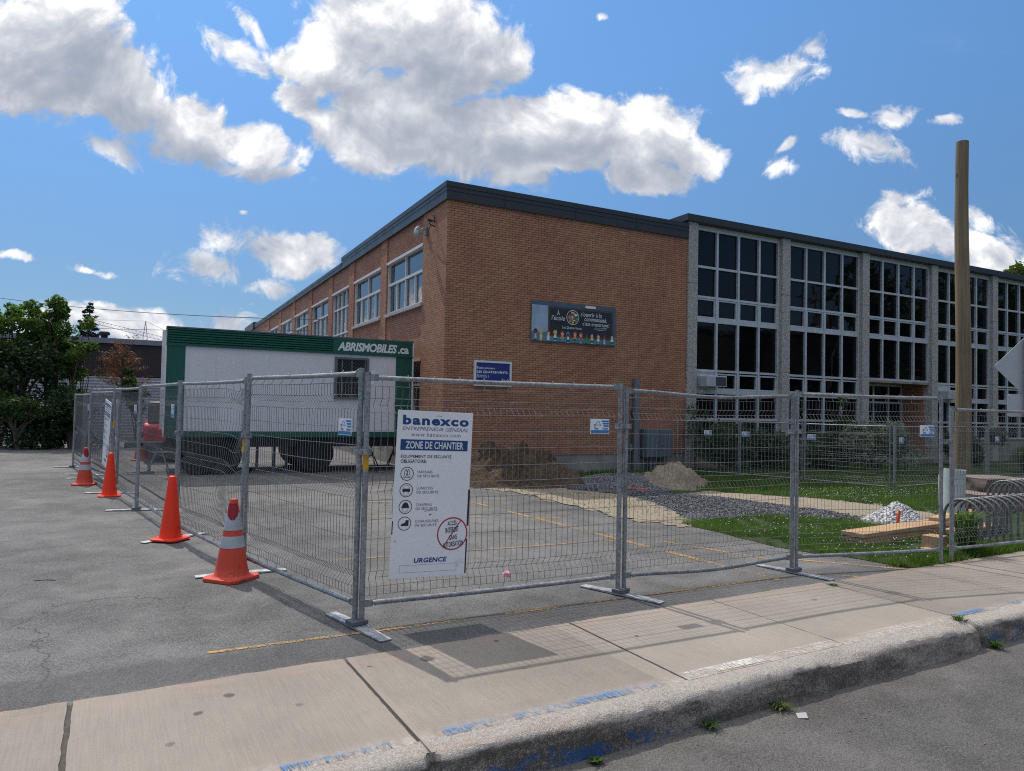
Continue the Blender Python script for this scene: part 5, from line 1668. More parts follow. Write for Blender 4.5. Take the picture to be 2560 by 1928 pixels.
# ================================================================== SITE SAFETY SIGNS
def make_board():
    t = thing("safety_sign", "", "sign", group="printed site safety boards on the fence")
    w, h = 0.60, 1.232
    mb = MB(); mb.box(0, w, 0, 0.008, 0, h); mb.build("board", M['sign_white'], t, bevel=0.001)
    fc = Face((0, 0, h), (w, 0, h), (0, 0, 0), (w, 0, 0), (0, -1, 0)); q = 0.0012
    mb = MB()
    fc.text(mb, "banexco", 0.065, 0.945, 0.028, 0.086, 0, q, offset=0.042, space=1.18)
    fc.line(mb, (0.495, 0.0285), (0.53, 0.026), 0.0022, 0, q); fc.line(mb, (0.53, 0.026), (0.575, 0.0285), 0.0022, 0, q)
    mb.build("company_lettering", M['ink_navy'], t); mb = MB()
    fc.rect(mb, 0.05, 0.945, 0.174, 0.238, 0, q)
    mb.build("blue_stripe", M['ink_navy'], t); mb = MB()
    fc.text(mb, "URGENCE", 0.30, 0.735, 0.884, 0.913, 0, q, offset=0.035, shear=0.12, space=1.05)
    mb.build("emergency_lettering", M['ink_navy'], t); mb = MB()
    fc.text(mb, "ENTREPRENEUR GÉNÉRAL", 0.065, 0.945, 0.092, 0.119, 0, q, shear=0.25, offset=-0.008)
    fc.text(mb, "www.banexco.com", 0.18, 0.84, 0.131, 0.154, 0, q, offset=-0.008, space=1.1)
    mb.build("blue_lettering", M['ink_navy'], t)
    mb = MB(); fc.text(mb, "ZONE DE CHANTIER", 0.115, 0.885, 0.184, 0.229, 0, 0.0024, offset=0.02); mb.build("white_lettering", M['letter_white'], t)
    mb = MB()
    fc.text(mb, "ÉQUIPEMENT DE SÉCURITÉ", 0.063, 0.73, 0.262, 0.287, 0, q, offset=0.012)
    fc.text(mb, "OBLIGATOIRE:", 0.063, 0.40, 0.294, 0.315, 0, q, offset=0.012)
    CY = [0.380, 0.478, 0.577, 0.676]
    mb.build("notice_lettering", M['ink_black'], t); mb = MB()
    fc.ring(mb, 0.155, CY[0], 0.051, 0.005, 0, q)
    px_, py_ = 0.155, CY[0]                                       # harness
    for s_ in (-1, 1):
        fc.line(mb, (px_ + s_ * 0.040, py_ + 0.022), (px_ + s_ * 0.030, py_ - 0.020), 0.004, 0, q); fc.line(mb, (px_ + s_ * 0.030, py_ - 0.020), (px_ + s_ * 0.012, py_ - 0.026), 0.004, 0, q)
        fc.line(mb, (px_ + s_ * 0.012, py_ - 0.026), (px_ - s_ * 0.018, py_ + 0.022), 0.0045, 0, q)
    fc.line(mb, (px_ - 0.045, py_ + 0.022), (px_ + 0.045, py_ + 0.022), 0.003, 0, q)
    mb.build("safety_icon", M['ink_black'], t); mb = MB(); fc.ring(mb, 0.155, CY[1], 0.051, 0.005, 0, q)
    py_ = CY[1]                                                    # goggles
    fc.ring(mb, px_, py_ - 0.010, 0.026, 0.0016, 0, q, ry=0.024); fc.ring(mb, px_, py_ + 0.012, 0.022, 0.0016, 0, q, ry=0.026)
    fc.poly(mb, [(px_ - 0.048, py_ + 0.010), (px_ - 0.016, py_ + 0.010), (px_, py_ + 0.004), (px_ + 0.016, py_ + 0.010), (px_ + 0.048, py_ + 0.010), (px_ + 0.048, py_ - 0.009), (px_ - 0.048, py_ - 0.009)], 0, 0.0016)
    mb.build("safety_icon", M['ink_black'], t); mb = MB(); fc.ring(mb, 0.155, CY[2], 0.051, 0.005, 0, q)
    py_ = CY[2]                                                    # helmet
    fc.disc(mb, px_, py_ + 0.004, 0.027, 0, q, 0, 180, 20, ry=0.038); fc.rect(mb, px_ - 0.050, px_ + 0.050, py_ + 0.0, py_ + 0.007, 0, 0.0014)
    fc.line(mb, (px_ - 0.037, py_ + 0.007), (px_ - 0.028, py_ + 0.026), 0.0016, 0, q); fc.line(mb, (px_ + 0.037, py_ + 0.007), (px_ + 0.028, py_ + 0.026), 0.0016, 0, q); fc.line(mb, (px_ - 0.028, py_ + 0.026), (px_, py_ + 0.031), 0.0016, 0, q); fc.line(mb, (px_ + 0.028, py_ + 0.026), (px_, py_ + 0.031), 0.0016, 0, q)
    mb.build("safety_icon", M['ink_black'], t); mb = MB(); fc.ring(mb, 0.155, CY[3], 0.051, 0.005, 0, q)
    py_ = CY[3]                                                    # boot
    fc.poly(mb, [(px_ - 0.050, py_ + 0.014), (px_ + 0.052, py_ + 0.014), (px_ + 0.052, py_ - 0.020), (px_ + 0.014, py_ - 0.020), (px_ + 0.008, py_ - 0.006), (px_ - 0.040, py_ + 0.004)], 0, q)
    mb.build("safety_icon", M['ink_black'], t); mb = MB()
    fc.text(mb, "ACCÈS", 0.720, 0.845, 0.660, 0.694, 0, 0.0024, rot=0.12, offset=0.01)
    fc.text(mb, "INTERDIT", 0.700, 0.878, 0.705, 0.737, 0, 0.0024, rot=0.12, offset=0.01)
    fc.text(mb, "SANS", 0.755, 0.860, 0.752, 0.782, 0, 0.0024, rot=0.12, offset=0.01)
    fc.text(mb, "AUTORISATION", 0.675, 0.945, 0.792, 0.824, 0, 0.0024, rot=0.12, offset=0.01)
    mb.build("warning_lettering", M['ink_black'], t); mb = MB()
    # tape and scuffs along the edges
    fc.rect(mb, 0.985, 1.012, 0.475, 0.70, 0, q); fc.rect(mb, 0.985, 1.004, 0.78, 0.99, 0, q); fc.rect(mb, -0.006, 0.008, 0.66, 0.74, 0, q)
    fc.poly(mb, [(0.47, 0.622), (0.51, 0.620), (0.475, 0.632)], 0, q); fc.line(mb, (0.40, 0.605), (0.52, 0.598), 0.003, 0, q); fc.line(mb, (0.52, 0.598), (0.58, 0.603), 0.002, 0, q)
    fc.line(mb, (0.03, 0.775), (0.06, 0.785), 0.003, 0, q)
    mb.build("scuff_mark", M['ink_black'], t)
    for i, (a, b, c) in enumerate((("HARNAIS", "DE SÉCURITÉ", 0.485), ("LUNETTES", "DE SÉCURITÉ", 0.50), ("CHAPEAU", "DE SÉCURITÉ", 0.50), ("CHAUSSURES", "DE SÉCURITÉ", 0.60))):
        mb = MB(); fc.text(mb, a, 0.29, c, CY[i] - 0.020, CY[i] - 0.004, 0, q); fc.text(mb, b, 0.29, 0.575, CY[i] + 0.001, CY[i] + 0.020, 0, q); mb.build("caption_lettering", M['ink_grey'], t)
    mb = MB()
    for a, b in (((0.12, 0.925), (0.87, 0.925)), ((0.87, 0.925), (0.87, 0.968)), ((0.87, 0.968), (0.12, 0.968)), ((0.12, 0.968), (0.12, 0.925))): fc.line(mb, a, b, 0.0015, 0, q)
    mb.build("empty_box_frame", M['ink_grey'], t)
    mb = MB(); fc.ring(mb, 0.795, 0.745, 0.124, 0.010, 0, q, n=56); fc.line(mb, (0.905, 0.665), (0.845, 0.703), 0.008, 0, 0.0016); fc.line(mb, (0.845, 0.703), (0.68, 0.823), 0.008, 0, 0.0016)
    mb.build("red_ring_logo", M['ink_red'], t)
    return t


sb = make_board()
dF = (J2 - J0).normalized(); nF = Vector((-dF.y, dF.x, 0))
sb.location = J0 + dF * 0.213 - nF * 0.060 + Vector((0, 0, 0.337)); sb.rotation_euler = (0, 0.030, math.atan2(dF.y, dF.x))
sb['label'] = "large white site safety sign with blue print and red ring on the front fence"
s2 = copy_tree(sb); d2 = (P4 - P5).normalized(); n2 = Vector((-d2.y, d2.x, 0))
s2.location = P5 + d2 * 1.98 - n2 * 0.055 + Vector((0, 0, 0.46)); s2.rotation_euler = (0, 0.12, math.atan2(d2.y, d2.x)); s2.scale = (1, 1, 0.94)
s2['label'] = "tilted white site safety sign seen almost edge on behind the plain cones"
s3 = copy_tree(sb); d3 = (Q2 - Q1).normalized(); n3 = Vector((-d3.y, d3.x, 0))
s3.location = Q1 + d3 * 2.28 + n3 * 0.06 + Vector((0, 0, 0.50)); s3.rotation_euler = (0, 0.0, math.atan2(d3.y, d3.x) + math.pi); s3.scale = (1, 1, 0.9)
s3['label'] = "white site board seen from behind through the left fence near the red vehicle"

# ================================================================== CONES
CG = "orange traffic cones along the fence"


def striped_cone(label, loc, rz, sc=1.0, tilt=0.0):
    t = thing("traffic_cone", label, "traffic cone", loc, rz, CG)
    H = 0.70
    def rad(z): return 0.145 - (0.145 - 0.032) * (z - 0.035) / (H - 0.035)
    mb = MB(); a, b = 0.185, 0.045
    out = [(a, -a + b), (a, a - b), (a - b, a), (-a + b, a), (-a, a - b), (-a, -a + b), (-a + b, -a), (a - b, -a)]
    mb.prism(out, 0.0, 0.034); mb.build("base", M['cone_dull'], t, bevel=0.008)
    zs = [0.035, 0.05, 0.12, 0.2, 0.30, 0.40, 0.5, 0.6, 0.69, 0.70]
    mb = MB(); mb.lathe([(0.165, 0.034), (0.150, 0.042)] + [(rad(z), z) for z in zs[1:]], 28)
    mb.lathe([(0.028, 0.699), (0.020, 0.702)], 16)
    mb.build("body", M['cone_dull'], t, smooth=True)
    for z0, z1 in ((0.285, 0.385), (0.435, 0.585)):
        mb = MB(); mb.lathe([(rad(z0) + 0.003, z0), (rad(z1) + 0.003, z1)], 28, cap=False); mb.build("reflective_collar", M['collar'], t, smooth=True)
    mb = MB(); vs = []; n = 14
    for (z, w0) in ((0.665, 0.9), (0.60, 0.9), (0.56, 0.75), (0.525, 0.25)):
        for i in range(n + 1):
            ang = math.radians(-55) + (i / n - 0.5) * 2 * w0
            vs.append(((rad(z) + 0.0055) * math.cos(ang), (rad(z) + 0.0055) * math.sin(ang), z))
    mb.add(vs, [(j * (n + 1) + i, (j + 1) * (n + 1) + i, (j + 1) * (n + 1) + i + 1, j * (n + 1) + i + 1) for j in range(3) for i in range(n)])
    mb.build("red_patch", M['cone_red'], t)
    t.scale = (sc, sc, sc)
    return t


def plain_cone(label, loc, rz, sc=1.0):
    t = thing("traffic_cone", label, "traffic cone", loc, rz, CG)
    mb = MB(); a, b = 0.17, 0.07
    out = []
    for cx_, cy_, a0 in ((a - b, a - b, 0), (-a + b, a - b, 90), (-a + b, -a + b, 180), (a - b, -a + b, 270)):
        for i in range(6):
            an = math.radians(a0 + 18 * i); out.append((cx_ + b * math.cos(an), cy_ + b * math.sin(an)))
    mb.prism(out, 0.002, 0.026); mb.build("base", M['cone_bright'], t, bevel=0.007)
    mb = MB(); mb.lathe([(0.128, 0.026), (0.118, 0.032), (0.116, 0.06), (0.045, 0.66), (0.044, 0.70), (0.036, 0.722), (0.022, 0.728)], 28)
    mb.build("body", M['cone_bright'], t, smooth=True)
    t.scale = (sc, sc, sc)
    return t


striped_cone("front striped traffic cone with two grey collars and dark red patch", Vector((-2.50, 6.46, 0)), -0.35, 1.03)
plain_cone("tall plain bright orange cone behind the front striped cone", Vector((-3.87, 8.16, 0.012)), -0.2, 1.0)
plain_cone("second plain bright orange cone, farther along the fence", Vector((-6.62, 11.78, 0.0)), 0.5, 0.985)
striped_cone("back striped traffic cone, farthest along the fence", Vector((-7.92, 13.25, 0)), 0.3, 0.99)
c5 = striped_cone("scuffed orange cone set over the trailer hitch", TL(-0.42, 1.2, 0.66 - 0.40), 0.2, 0.95)
c5.rotation_euler.x = 0.06

# ================================================================== POLE, PIPE, TIMBER, STAKES, SLABS
pole = MB()
pts = []; rs = []
pb_ = at(2406, 1214)
for i in range(15):
    z = 8.2 * i / 14 - 0.05
    pts.append((0.02 * math.sin(z * 0.7), 0.012 * math.cos(z), z)); rs.append(0.180 - 0.048 * i / 14 + random.uniform(-0.002, 0.002))
pole.tube(pts, rs, 20)
o = pole.build("wooden_pole", M['pole'], loc=(pb_.x, pb_.y, 0), smooth=True)
tag(o, "tall bare brownish wooden pole standing behind the fence at right", "pole")

pp = MB(); pc = at(2381, 1318)
pp.lathe([(0.142, -0.02), (0.142, 0.84), (0.126, 0.84), (0.126, 0.70)], 28, cap=False)
o = pp.build("upright_pipe", M['pvc'], loc=(pc.x, pc.y, 0.0), smooth=True); o.rotation_euler = (0.02, 0.03, 0); tag(o, "pale green grey pipe standing upright behind the fence", "pipe")
pp = MB(); pc2 = at(2351, 1280); pp.box(-0.02, 0.02, -0.01, 0.01, 0, 0.62)
o = pp.build("white_batten", M['letter_white'], loc=(pc2.x, pc2.y, 0)); o.rotation_euler = (-0.05, 0.03, 0.3); tag(o, "thin white upright strip left of the pale pipe", "strip")


def plank(label, A, ang, L_, w_, h_, z, mat=None, tilt=0.0):
    mb = MB(); mb.box(0, L_, 0, w_, 0, h_)
    o = mb.build("timber_beam", mat or M['lumber'], bevel=0.004)
    o.location = (A.x, A.y, z); o.rotation_euler = (0, tilt, ang)
    return tag(o, label, "timber", "fresh timber lying in the grass")


bA = at(2160, 1372); bang = math.atan2((at(2372, 1338) - bA).y, (at(2372, 1338) - bA).x)
bd = Vector((math.cos(bang), math.sin(bang), 0)); bn_ = Vector((-bd.y, bd.x, 0))
plank("long fresh timber beam on top of the stack in the grass", bA + bn_ * 0.0, bang, 2.1, 0.30, 0.050, 0.122)
plank("timber plank in the middle of the stack under the long beam", bA + bn_ * 0.012 + bd * 0.02, bang, 2.05, 0.28, 0.056, 0.064)
plank("lowest timber plank of the stack, sunk in the grass", bA - bn_ * 0.01 + bd * 0.03, bang, 2.0, 0.30, 0.058, 0.004)
pA = at(2350, 1385); plank("short yellowish timber block standing at the fence posts", pA, bang + 0.1, 0.22, 0.20, 0.19, 0.0)
pB = at(2362, 1338); plank("timber plank lying behind the bike racks, upper one", pB, bang + 0.16, 1.5, 0.20, 0.06, 0.16)
pC = at(2400, 1352); plank("timber plank lying behind the bike racks, lower one", pC, bang + 0.02, 1.3, 0.22, 0.06, 0.06)
pD = at(2318, 1384); plank("small tilted board under the fence rail by the posts", pD, bang - 0.45, 0.36, 0.12, 0.03, 0.02, tilt=-0.08)

st = MB(); st.box(-0.018, 0.018, -0.012, 0.012, -0.03, 0.30)
s0 = at(2240, 1330)
o = st.build("wooden_stake", M['orange_wood'], loc=(s0.x, s0.y, 0), bevel=0.002); o.rotation_euler = (0.05, 0.14, 0.2); tag(o, "orange painted stake leaning before the white stone heap", "stake")
st = MB(); st.box(0, 0.36, -0.018, 0.018, 0, 0.022); s1_ = at(1572, 1228); o = st.build("wooden_stake", M['orange_wood'], loc=(s1_.x, s1_.y, 0.05), bevel=0.002); o.rotation_euler = (0, 0.05, -0.15); tag(o, "orange painted stake lying flat on the gravel by the fence post", "stake")


def slab_block(label, px, py, ang, w_, d_, h_, z):
    bm = bmesh.new(); bmesh.ops.create_cube(bm, size=1.0)
    bmesh.ops.subdivide_edges(bm, edges=bm.edges[:], cuts=9, use_grid_fill=True)
    for v in bm.verts:
        v.co = Vector((v.co.x * w_, v.co.y * d_, (v.co.z + 0.5) * h_))
        if v.co.y < d_ * 0.35 or v.co.x < -w_ * 0.3:
            k = 1.0 if v.co.z < h_ * 0.85 else 0.3
            q = v.co * 5 + Vector((px, py, 0)) * 0.01
            v.co += Vector((mnoise.noise(q), mnoise.noise(q + Vector((5, 0, 0))), mnoise.noise(q + Vector((0, 5, 0))) * 0.5)) * 0.06 * k
    me = bpy.data.meshes.new("concrete_slab"); bm.to_mesh(me); bm.free()
    me.materials.append(M['slab_face']); me.materials.append(M['slab'])
    me.update()
    for p in me.polygons:
        p.material_index = 1 if p.normal.z > 0.8 else 0
    o = bpy.data.objects.new("concrete_slab", me); COL.objects.link(o)
    c = at(px, py); o.location = (c.x, c.y, z); o.rotation_euler.z = ang
    return tag(o, label, "concrete slab", "broken concrete slabs piled behind the bike racks")


slab_block("broken concrete slab on top of the pile beside the wooden pole", 2478, 1262, 0.22, 1.0, 0.8, 0.24, 0.27)
slab_block("broken concrete slab at the bottom of the pile beside the pole", 2462, 1268, 0.12, 1.15, 0.9, 0.27, 0.0)


def rack(label, A, ang, n, h_, w_, gap):
    t = thing("bike_rack", label, "bike rack", (A.x, A.y, 0), ang, "steel hoop bike racks behind the fence")
    h0 = None
    for i in range(n):
        if h0 is None:
            mb = MB(); r = w_ / 2
            pts = [(0, -r, 0.0), (0, -r, h_ - r)] + [(0, -r * math.cos(math.pi * k / 12), h_ - r + r * math.sin(math.pi * k / 12)) for k in range(1, 12)] + [(0, r, h_ - r), (0, r, 0.0)]
            mb.tube(pts, 0.018, 10)
            h0 = mb.build("hoop", M['rack'], t, smooth=True); o = h0
        else:
            o = h0.copy(); COL.objects.link(o); o.parent = t
        o.location = (gap * i, 0, 0); o.rotation_euler.z = random.uniform(-0.05, 0.05)
    mb = MB()
    for y in (-w_ / 2, w_ / 2): mb.tube([(-0.05, y, 0.03), (gap * (n - 1) + 0.05, y, 0.03)], 0.016, 8)
    mb.build("base_rail", M['rack'], t, smooth=True)
    return t


rA = at(2410, 1372)
rang = math.atan2((at(2560, 1345) - rA).y, (at(2560, 1345) - rA).x)
rack("front bike rack, a long row of grey hoops close behind the fence", rA + Vector((0.17, 0.30, 0)), rang - 0.06, 10, 0.56, 0.46, 0.17)
rB = at(2525, 1300); rack("taller bike rack standing behind the front row of hoops", rB + Vector((0.0, 0.1, 0)), rang, 6, 0.60, 0.52, 0.20)

# street sign from behind
ss = thing("street_sign", "grey back of a diamond road sign with a square plate on a steel post", "road sign", Vector((6.545, 9.0, 0)), 0)
mb = MB(); mb.tube([(0, 0, -0.02), (0, 0, 2.72)], 0.030, 14); mb.tube([(0, 0, 2.70), (0, 0, 2.74)], 0.033, 14); mb.build("post", M['galv'], ss, smooth=True)


def rounded(w_, r):
    out = []
    for cx_, cy_, a0 in ((w_ - r, w_ - r, 0), (-w_ + r, w_ - r, 90), (-w_ + r, -w_ + r, 180), (w_ - r, -w_ + r, 270)):
        for i in range(6):
            an = math.radians(a0 + 18 * i); out.append((cx_ + r * math.cos(an), cy_ + r * math.sin(an)))
    return out


Rx = Matrix.Rotation(math.radians(90), 4, 'X')
mb = MB(); mb.prism(rounded(0.29, 0.03), -0.003, 0.003, 0, Matrix.Translation((0.035, 0.045, 2.262)) @ Matrix.Rotation(math.radians(-4), 4, 'Z') @ Rx @ Matrix.Rotation(math.radians(45), 4, 'Z')); mb.build("diamond_plate", M['sign_back'], ss)
mb = MB(); mb.prism(rounded(0.145, 0.03), -0.003, 0.003, 0, Matrix.Translation((-0.065, 0.045, 1.765)) @ Matrix.Rotation(math.radians(-4), 4, 'Z') @ Rx); mb.build("square_plate", M['sign_back'], ss)
mb = MB()
for z in (2.60, 1.97, 1.88, 1.65): mb.tube([(0, 0, z), (0, 0, z + 0.018)], 0.034, 14)
mb.build("strap", M['galv'], ss)

# ================================================================== VEGETATION
def leaves(name, blobs, n, size, mat, parent=None, shell=0.55, up=0.3, flat=1.0, thr=0.0, nsc=1.6, loc=None):
    """blobs: (x, y, z, rx, ry, rz). leaf-sized rhombs spread through the volume, thinned by noise so that gaps show"""
    B = np.array(blobs, float)
    wt = (B[:, 3] * B[:, 4] * B[:, 5]) ** 0.75
    idx = RNG.choice(len(B), n, p=wt / wt.sum())
    d = RNG.normal(size=(n, 3)); d /= np.linalg.norm(d, axis=1)[:, None]
    r = (shell + (1 - shell) * RNG.random(n)) ** 0.6 * RNG.uniform(0.75, 1.08, n)
    P = B[idx, :3] + d * r[:, None] * B[idx, 3:]
    P = P[P[:, 2] > 0.02]
    if thr is not None:
        keep = np.array([mnoise.noise(Vector((p[0] * nsc, p[1] * nsc, p[2] * nsc + 3))) + 0.55 * mnoise.noise(Vector((p[0] * nsc * 3, p[1] * nsc * 3, p[2] * nsc * 3))) > thr for p in P])
        P = P[keep]
    n = len(P)
    a = RNG.normal(size=(n, 3)); a[:, 2] = a[:, 2] * 0.6 - up; a /= np.linalg.norm(a, axis=1)[:, None]
    b = np.cross(a, RNG.normal(size=(n, 3))); b /= np.linalg.norm(b, axis=1)[:, None]
    s_ = size * RNG.uniform(0.6, 1.35, n)[:, None]
    V = np.zeros((n, 4, 3))
    V[:, 0] = P - a * s_ * 0.5; V[:, 1] = P + b * s_ * 0.26 * flat; V[:, 2] = P + a * s_ * 0.5; V[:, 3] = P - b * s_ * 0.26 * flat
    return np_mesh(name, V.reshape(-1, 3), 1, mat, parent, k=4)


def woody(name, parent, base, top, r0, limbs, mat=None, seed=0):
    rr = random.Random(seed); mb = MB()
    base, top = Vector(base), Vector(top)
    pts = [base.lerp(top, i / 6) + Vector((rr.uniform(-1, 1), rr.uniform(-1, 1), 0)) * 0.05 * (top - base).length * (i > 0) for i in range(7)]
    mb.tube(pts, [r0 * (1 - 0.8 * i / 6) for i in range(7)], 8)
    for L_ in limbs:
        L_ = Vector(L_); j = rr.randint(1, 4); s_ = pts[j]; mid = s_.lerp(L_, 0.5) + Vector((rr.uniform(-.1, .1), rr.uniform(-.1, .1), 0.12))
        mb.tube([s_, mid, L_], [r0 * 0.5, r0 * 0.32, r0 * 0.10], 6)
    return mb.build(name, mat or M['bark'], parent, smooth=True)


def tree(name, label, cat, c, blobs, n, size, mat, trunk, group=None, **kw):
    t = thing(name, label, cat, c, 0, group)
    top = max(blobs, key=lambda b: b[2] + b[5])
    woody("trunk", t, (0, 0, -0.05), (top[0], top[1], top[2]), trunk, [(b[0], b[1], b[2]) for b in blobs], seed=len(label))
    leaves("crown", blobs, n, size, mat, t, **kw)
    return t


HG = "shrubs and trees of the hedge at the left"
# dark hedge mass along the left edge, 22 to 24 m off
def rblobs(rr, n, x, y, z, sp, r0, r1, flat=1.0):
    return [(x + rr.uniform(-sp[0], sp[0]), y + rr.uniform(-sp[1], sp[1]), z + rr.uniform(-sp[2], sp[2]), *(lambda r: (r, r, r * flat))(rr.uniform(r0, r1))) for _ in range(n)]


rr = random.Random(21)
tree("evergreen_shrub", "dark evergreen shrub at the left picture edge", "shrub", (-17.4, 22.6, 0), rblobs(rr, 18, 0, 0, 1.7, (1.0, 0.5, 1.6), 0.45, 0.8), 12000, 0.13, M['leaf_dark'], 0.12, HG, thr=-0.25)
tree("evergreen_shrub", "dark evergreen shrub left of the fence end, below the leafy crown", "shrub", (-15.7, 22.5, 0), rblobs(rr, 18, 0, 0, 1.55, (1.0, 0.5, 1.45), 0.45, 0.75), 12000, 0.13, M['leaf_dark'], 0.12, HG, thr=-0.25)
tree("evergreen_shrub", "dark evergreen shrub behind the farthest fence panel", "shrub", (-13.95, 22.6, 0), rblobs(rr, 14, 0, 0, 0.95, (0.8, 0.5, 0.85), 0.35, 0.6), 9000, 0.12, M['leaf_dark'], 0.12, HG, thr=-0.25)
tree("cedar_shrub", "mid green cedar shrub with light tips low in the hedge", "shrub", (-15.0, 21.7, 0), rblobs(rr, 10, 0, 0, 1.2, (0.9, 0.3, 0.9), 0.22, 0.42, 0.6), 3200, 0.11, M['leaf_mid'], 0.08, HG, thr=-0.05)
tree("leafy_tree", "leafy green tree at the left edge rising above the dark hedge", "tree", (-16.85, 23.4, 0), rblobs(rr, 34, 0, 0, 3.55, (1.0, 0.5, 0.95), 0.22, 0.46), 15000, 0.125, M['leaf_bright'], 0.06, HG, thr=-0.12, nsc=2.2)
tree("leafy_tree", "tallest leafy green tree of the hedge with an open crown", "tree", (-15.45, 23.5, 0), rblobs(rr, 30, 0, 0, 3.6, (0.6, 0.4, 1.1), 0.18, 0.38), 12000, 0.12, M['leaf_bright'], 0.05, HG, thr=-0.10, nsc=2.2)
tree("leafy_tree", "thin leafy green tree right of the tallest one, before the roof", "tree", (-14.5, 23.6, 0), rblobs(rr, 24, 0, 0, 3.2, (0.5, 0.35, 1.0), 0.15, 0.30), 6000, 0.115, M['leaf_bright'], 0.04, HG, thr=-0.10, nsc=2.2)
# dead brown conifer
dc = thing("dead_conifer", "dead conifer with rusty brown twigs before the dark cladding", "tree", (-13.55, 24.4, 0), 0)
mb = MB(); rr = random.Random(4)
mb.tube([(0, 0, -0.05), (0.1, 0, 1.6), (0.15, 0, 3.1)], [0.07, 0.05, 0.015], 7); mb.build("trunk", M['bark'], dc)
mb = MB(); tw = []
for i in range(70):
    z = rr.uniform(1.3, 3.2); a = rr.uniform(0, 6.28); L_ = rr.uniform(0.5, 1.25) * (1.15 - (z - 1.3) / 3)
    q = Vector((0.12, 0, z)); e = q + Vector((math.cos(a) * L_, math.sin(a) * L_ * 0.6, rr.uniform(0.15, 0.7)))
    mb.tube([q, q.lerp(e, 0.5) + Vector((0, 0, -0.06)), e], [0.012, 0.008, 0.003], 4, cap=False)
    for k in range(9):
        s_ = q.lerp(e, rr.uniform(0.3, 1)); tw.append(s_)
mb.build("branches", M['leaf_dead'], dc)
leaves("dead_needles", [(p.x, p.y, p.z, 0.12, 0.10, 0.10) for p in tw], 3800, 0.085, M['leaf_dead'], dc, thr=None, flat=0.5)
tree("young_bush", "small dark leafy bush before the white corrugated wall", "bush", (-12.75, 24.2, 0), rblobs(random.Random(9), 9, 0, 0, 2.0, (0.4, 0.2, 0.7), 0.16, 0.32), 1300, 0.17, M['leaf_mid'], 0.04, thr=-0.1)
# spruce
spc = thing("spruce_tree", "dark blue green spruce rising behind the low industrial roof", "tree", (-25.2, 42.0, 0), 0)
mb = MB(); mb.tube([(0, 0, 0), (0, 0, 7.25)], [0.16, 0.015], 8); mb.build("trunk", M['bark'], spc)
bl = []; rr = random.Random(31)
for i in range(24):
    z = 3.2 + 4.05 * (i / 23) ** 0.9 + rr.uniform(-0.05, 0.05); r = 1.55 * (1 - (z - 3.0) / 4.5) + 0.06
    for k in range(7):
        a = rr.uniform(0, 6.28); e = rr.uniform(0.35, 1.0)
        bl.append((math.cos(a) * r * e, math.sin(a) * r * e, z - 0.22 * e * r, 0.26 * r + 0.04, 0.26 * r + 0.04, 0.09))
leaves("crown", bl, 6500, 0.20, M['leaf_spruce'], spc, thr=None, flat=0.7, shell=0.1)
# tree behind the school at right
tree("broadleaf_tree", "yellowish green tree top showing above the school roof at the right edge", "tree", (42.9, 60.0, 0), rblobs(random.Random(12), 16, 0.4, 0, 12.7, (2.4, 1.5, 1.7), 0.7, 1.5), 5200, 0.50, M['leaf_tree'], 0.4, thr=-0.1, nsc=0.7)

# shrubs before the school
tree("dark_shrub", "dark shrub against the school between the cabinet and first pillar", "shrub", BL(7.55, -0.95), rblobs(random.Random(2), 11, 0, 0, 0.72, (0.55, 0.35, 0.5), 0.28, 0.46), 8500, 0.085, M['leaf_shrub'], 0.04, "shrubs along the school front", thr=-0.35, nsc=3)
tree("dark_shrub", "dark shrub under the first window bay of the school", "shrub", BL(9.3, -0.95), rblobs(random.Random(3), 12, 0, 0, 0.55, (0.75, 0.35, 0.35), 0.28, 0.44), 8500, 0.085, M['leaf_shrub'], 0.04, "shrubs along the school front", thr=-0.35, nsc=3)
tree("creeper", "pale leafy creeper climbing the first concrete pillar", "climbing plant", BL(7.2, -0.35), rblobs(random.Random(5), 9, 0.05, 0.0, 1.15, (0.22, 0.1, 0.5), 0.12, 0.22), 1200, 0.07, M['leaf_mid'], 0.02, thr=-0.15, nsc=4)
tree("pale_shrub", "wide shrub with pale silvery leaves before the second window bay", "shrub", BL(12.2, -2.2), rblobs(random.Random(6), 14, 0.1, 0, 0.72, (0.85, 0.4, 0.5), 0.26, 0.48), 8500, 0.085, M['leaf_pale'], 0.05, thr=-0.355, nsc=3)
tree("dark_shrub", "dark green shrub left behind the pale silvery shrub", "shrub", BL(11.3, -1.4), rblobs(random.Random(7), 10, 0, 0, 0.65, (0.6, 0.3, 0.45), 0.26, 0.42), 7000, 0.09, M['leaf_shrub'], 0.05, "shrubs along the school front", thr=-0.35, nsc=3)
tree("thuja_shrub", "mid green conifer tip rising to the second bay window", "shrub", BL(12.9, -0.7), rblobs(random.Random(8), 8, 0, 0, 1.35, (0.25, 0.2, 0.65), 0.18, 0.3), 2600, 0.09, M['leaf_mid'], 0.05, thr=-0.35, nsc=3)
tree("dark_shrub", "dark low shrub behind the upright pipe, right of the entrance", "shrub", BL(18.2, -1.3), rblobs(random.Random(14), 10, 0, 0, 0.6, (0.8, 0.3, 0.4), 0.26, 0.42), 7000, 0.09, M['leaf_shrub'], 0.05, "shrubs along the school front", thr=-0.35, nsc=3)
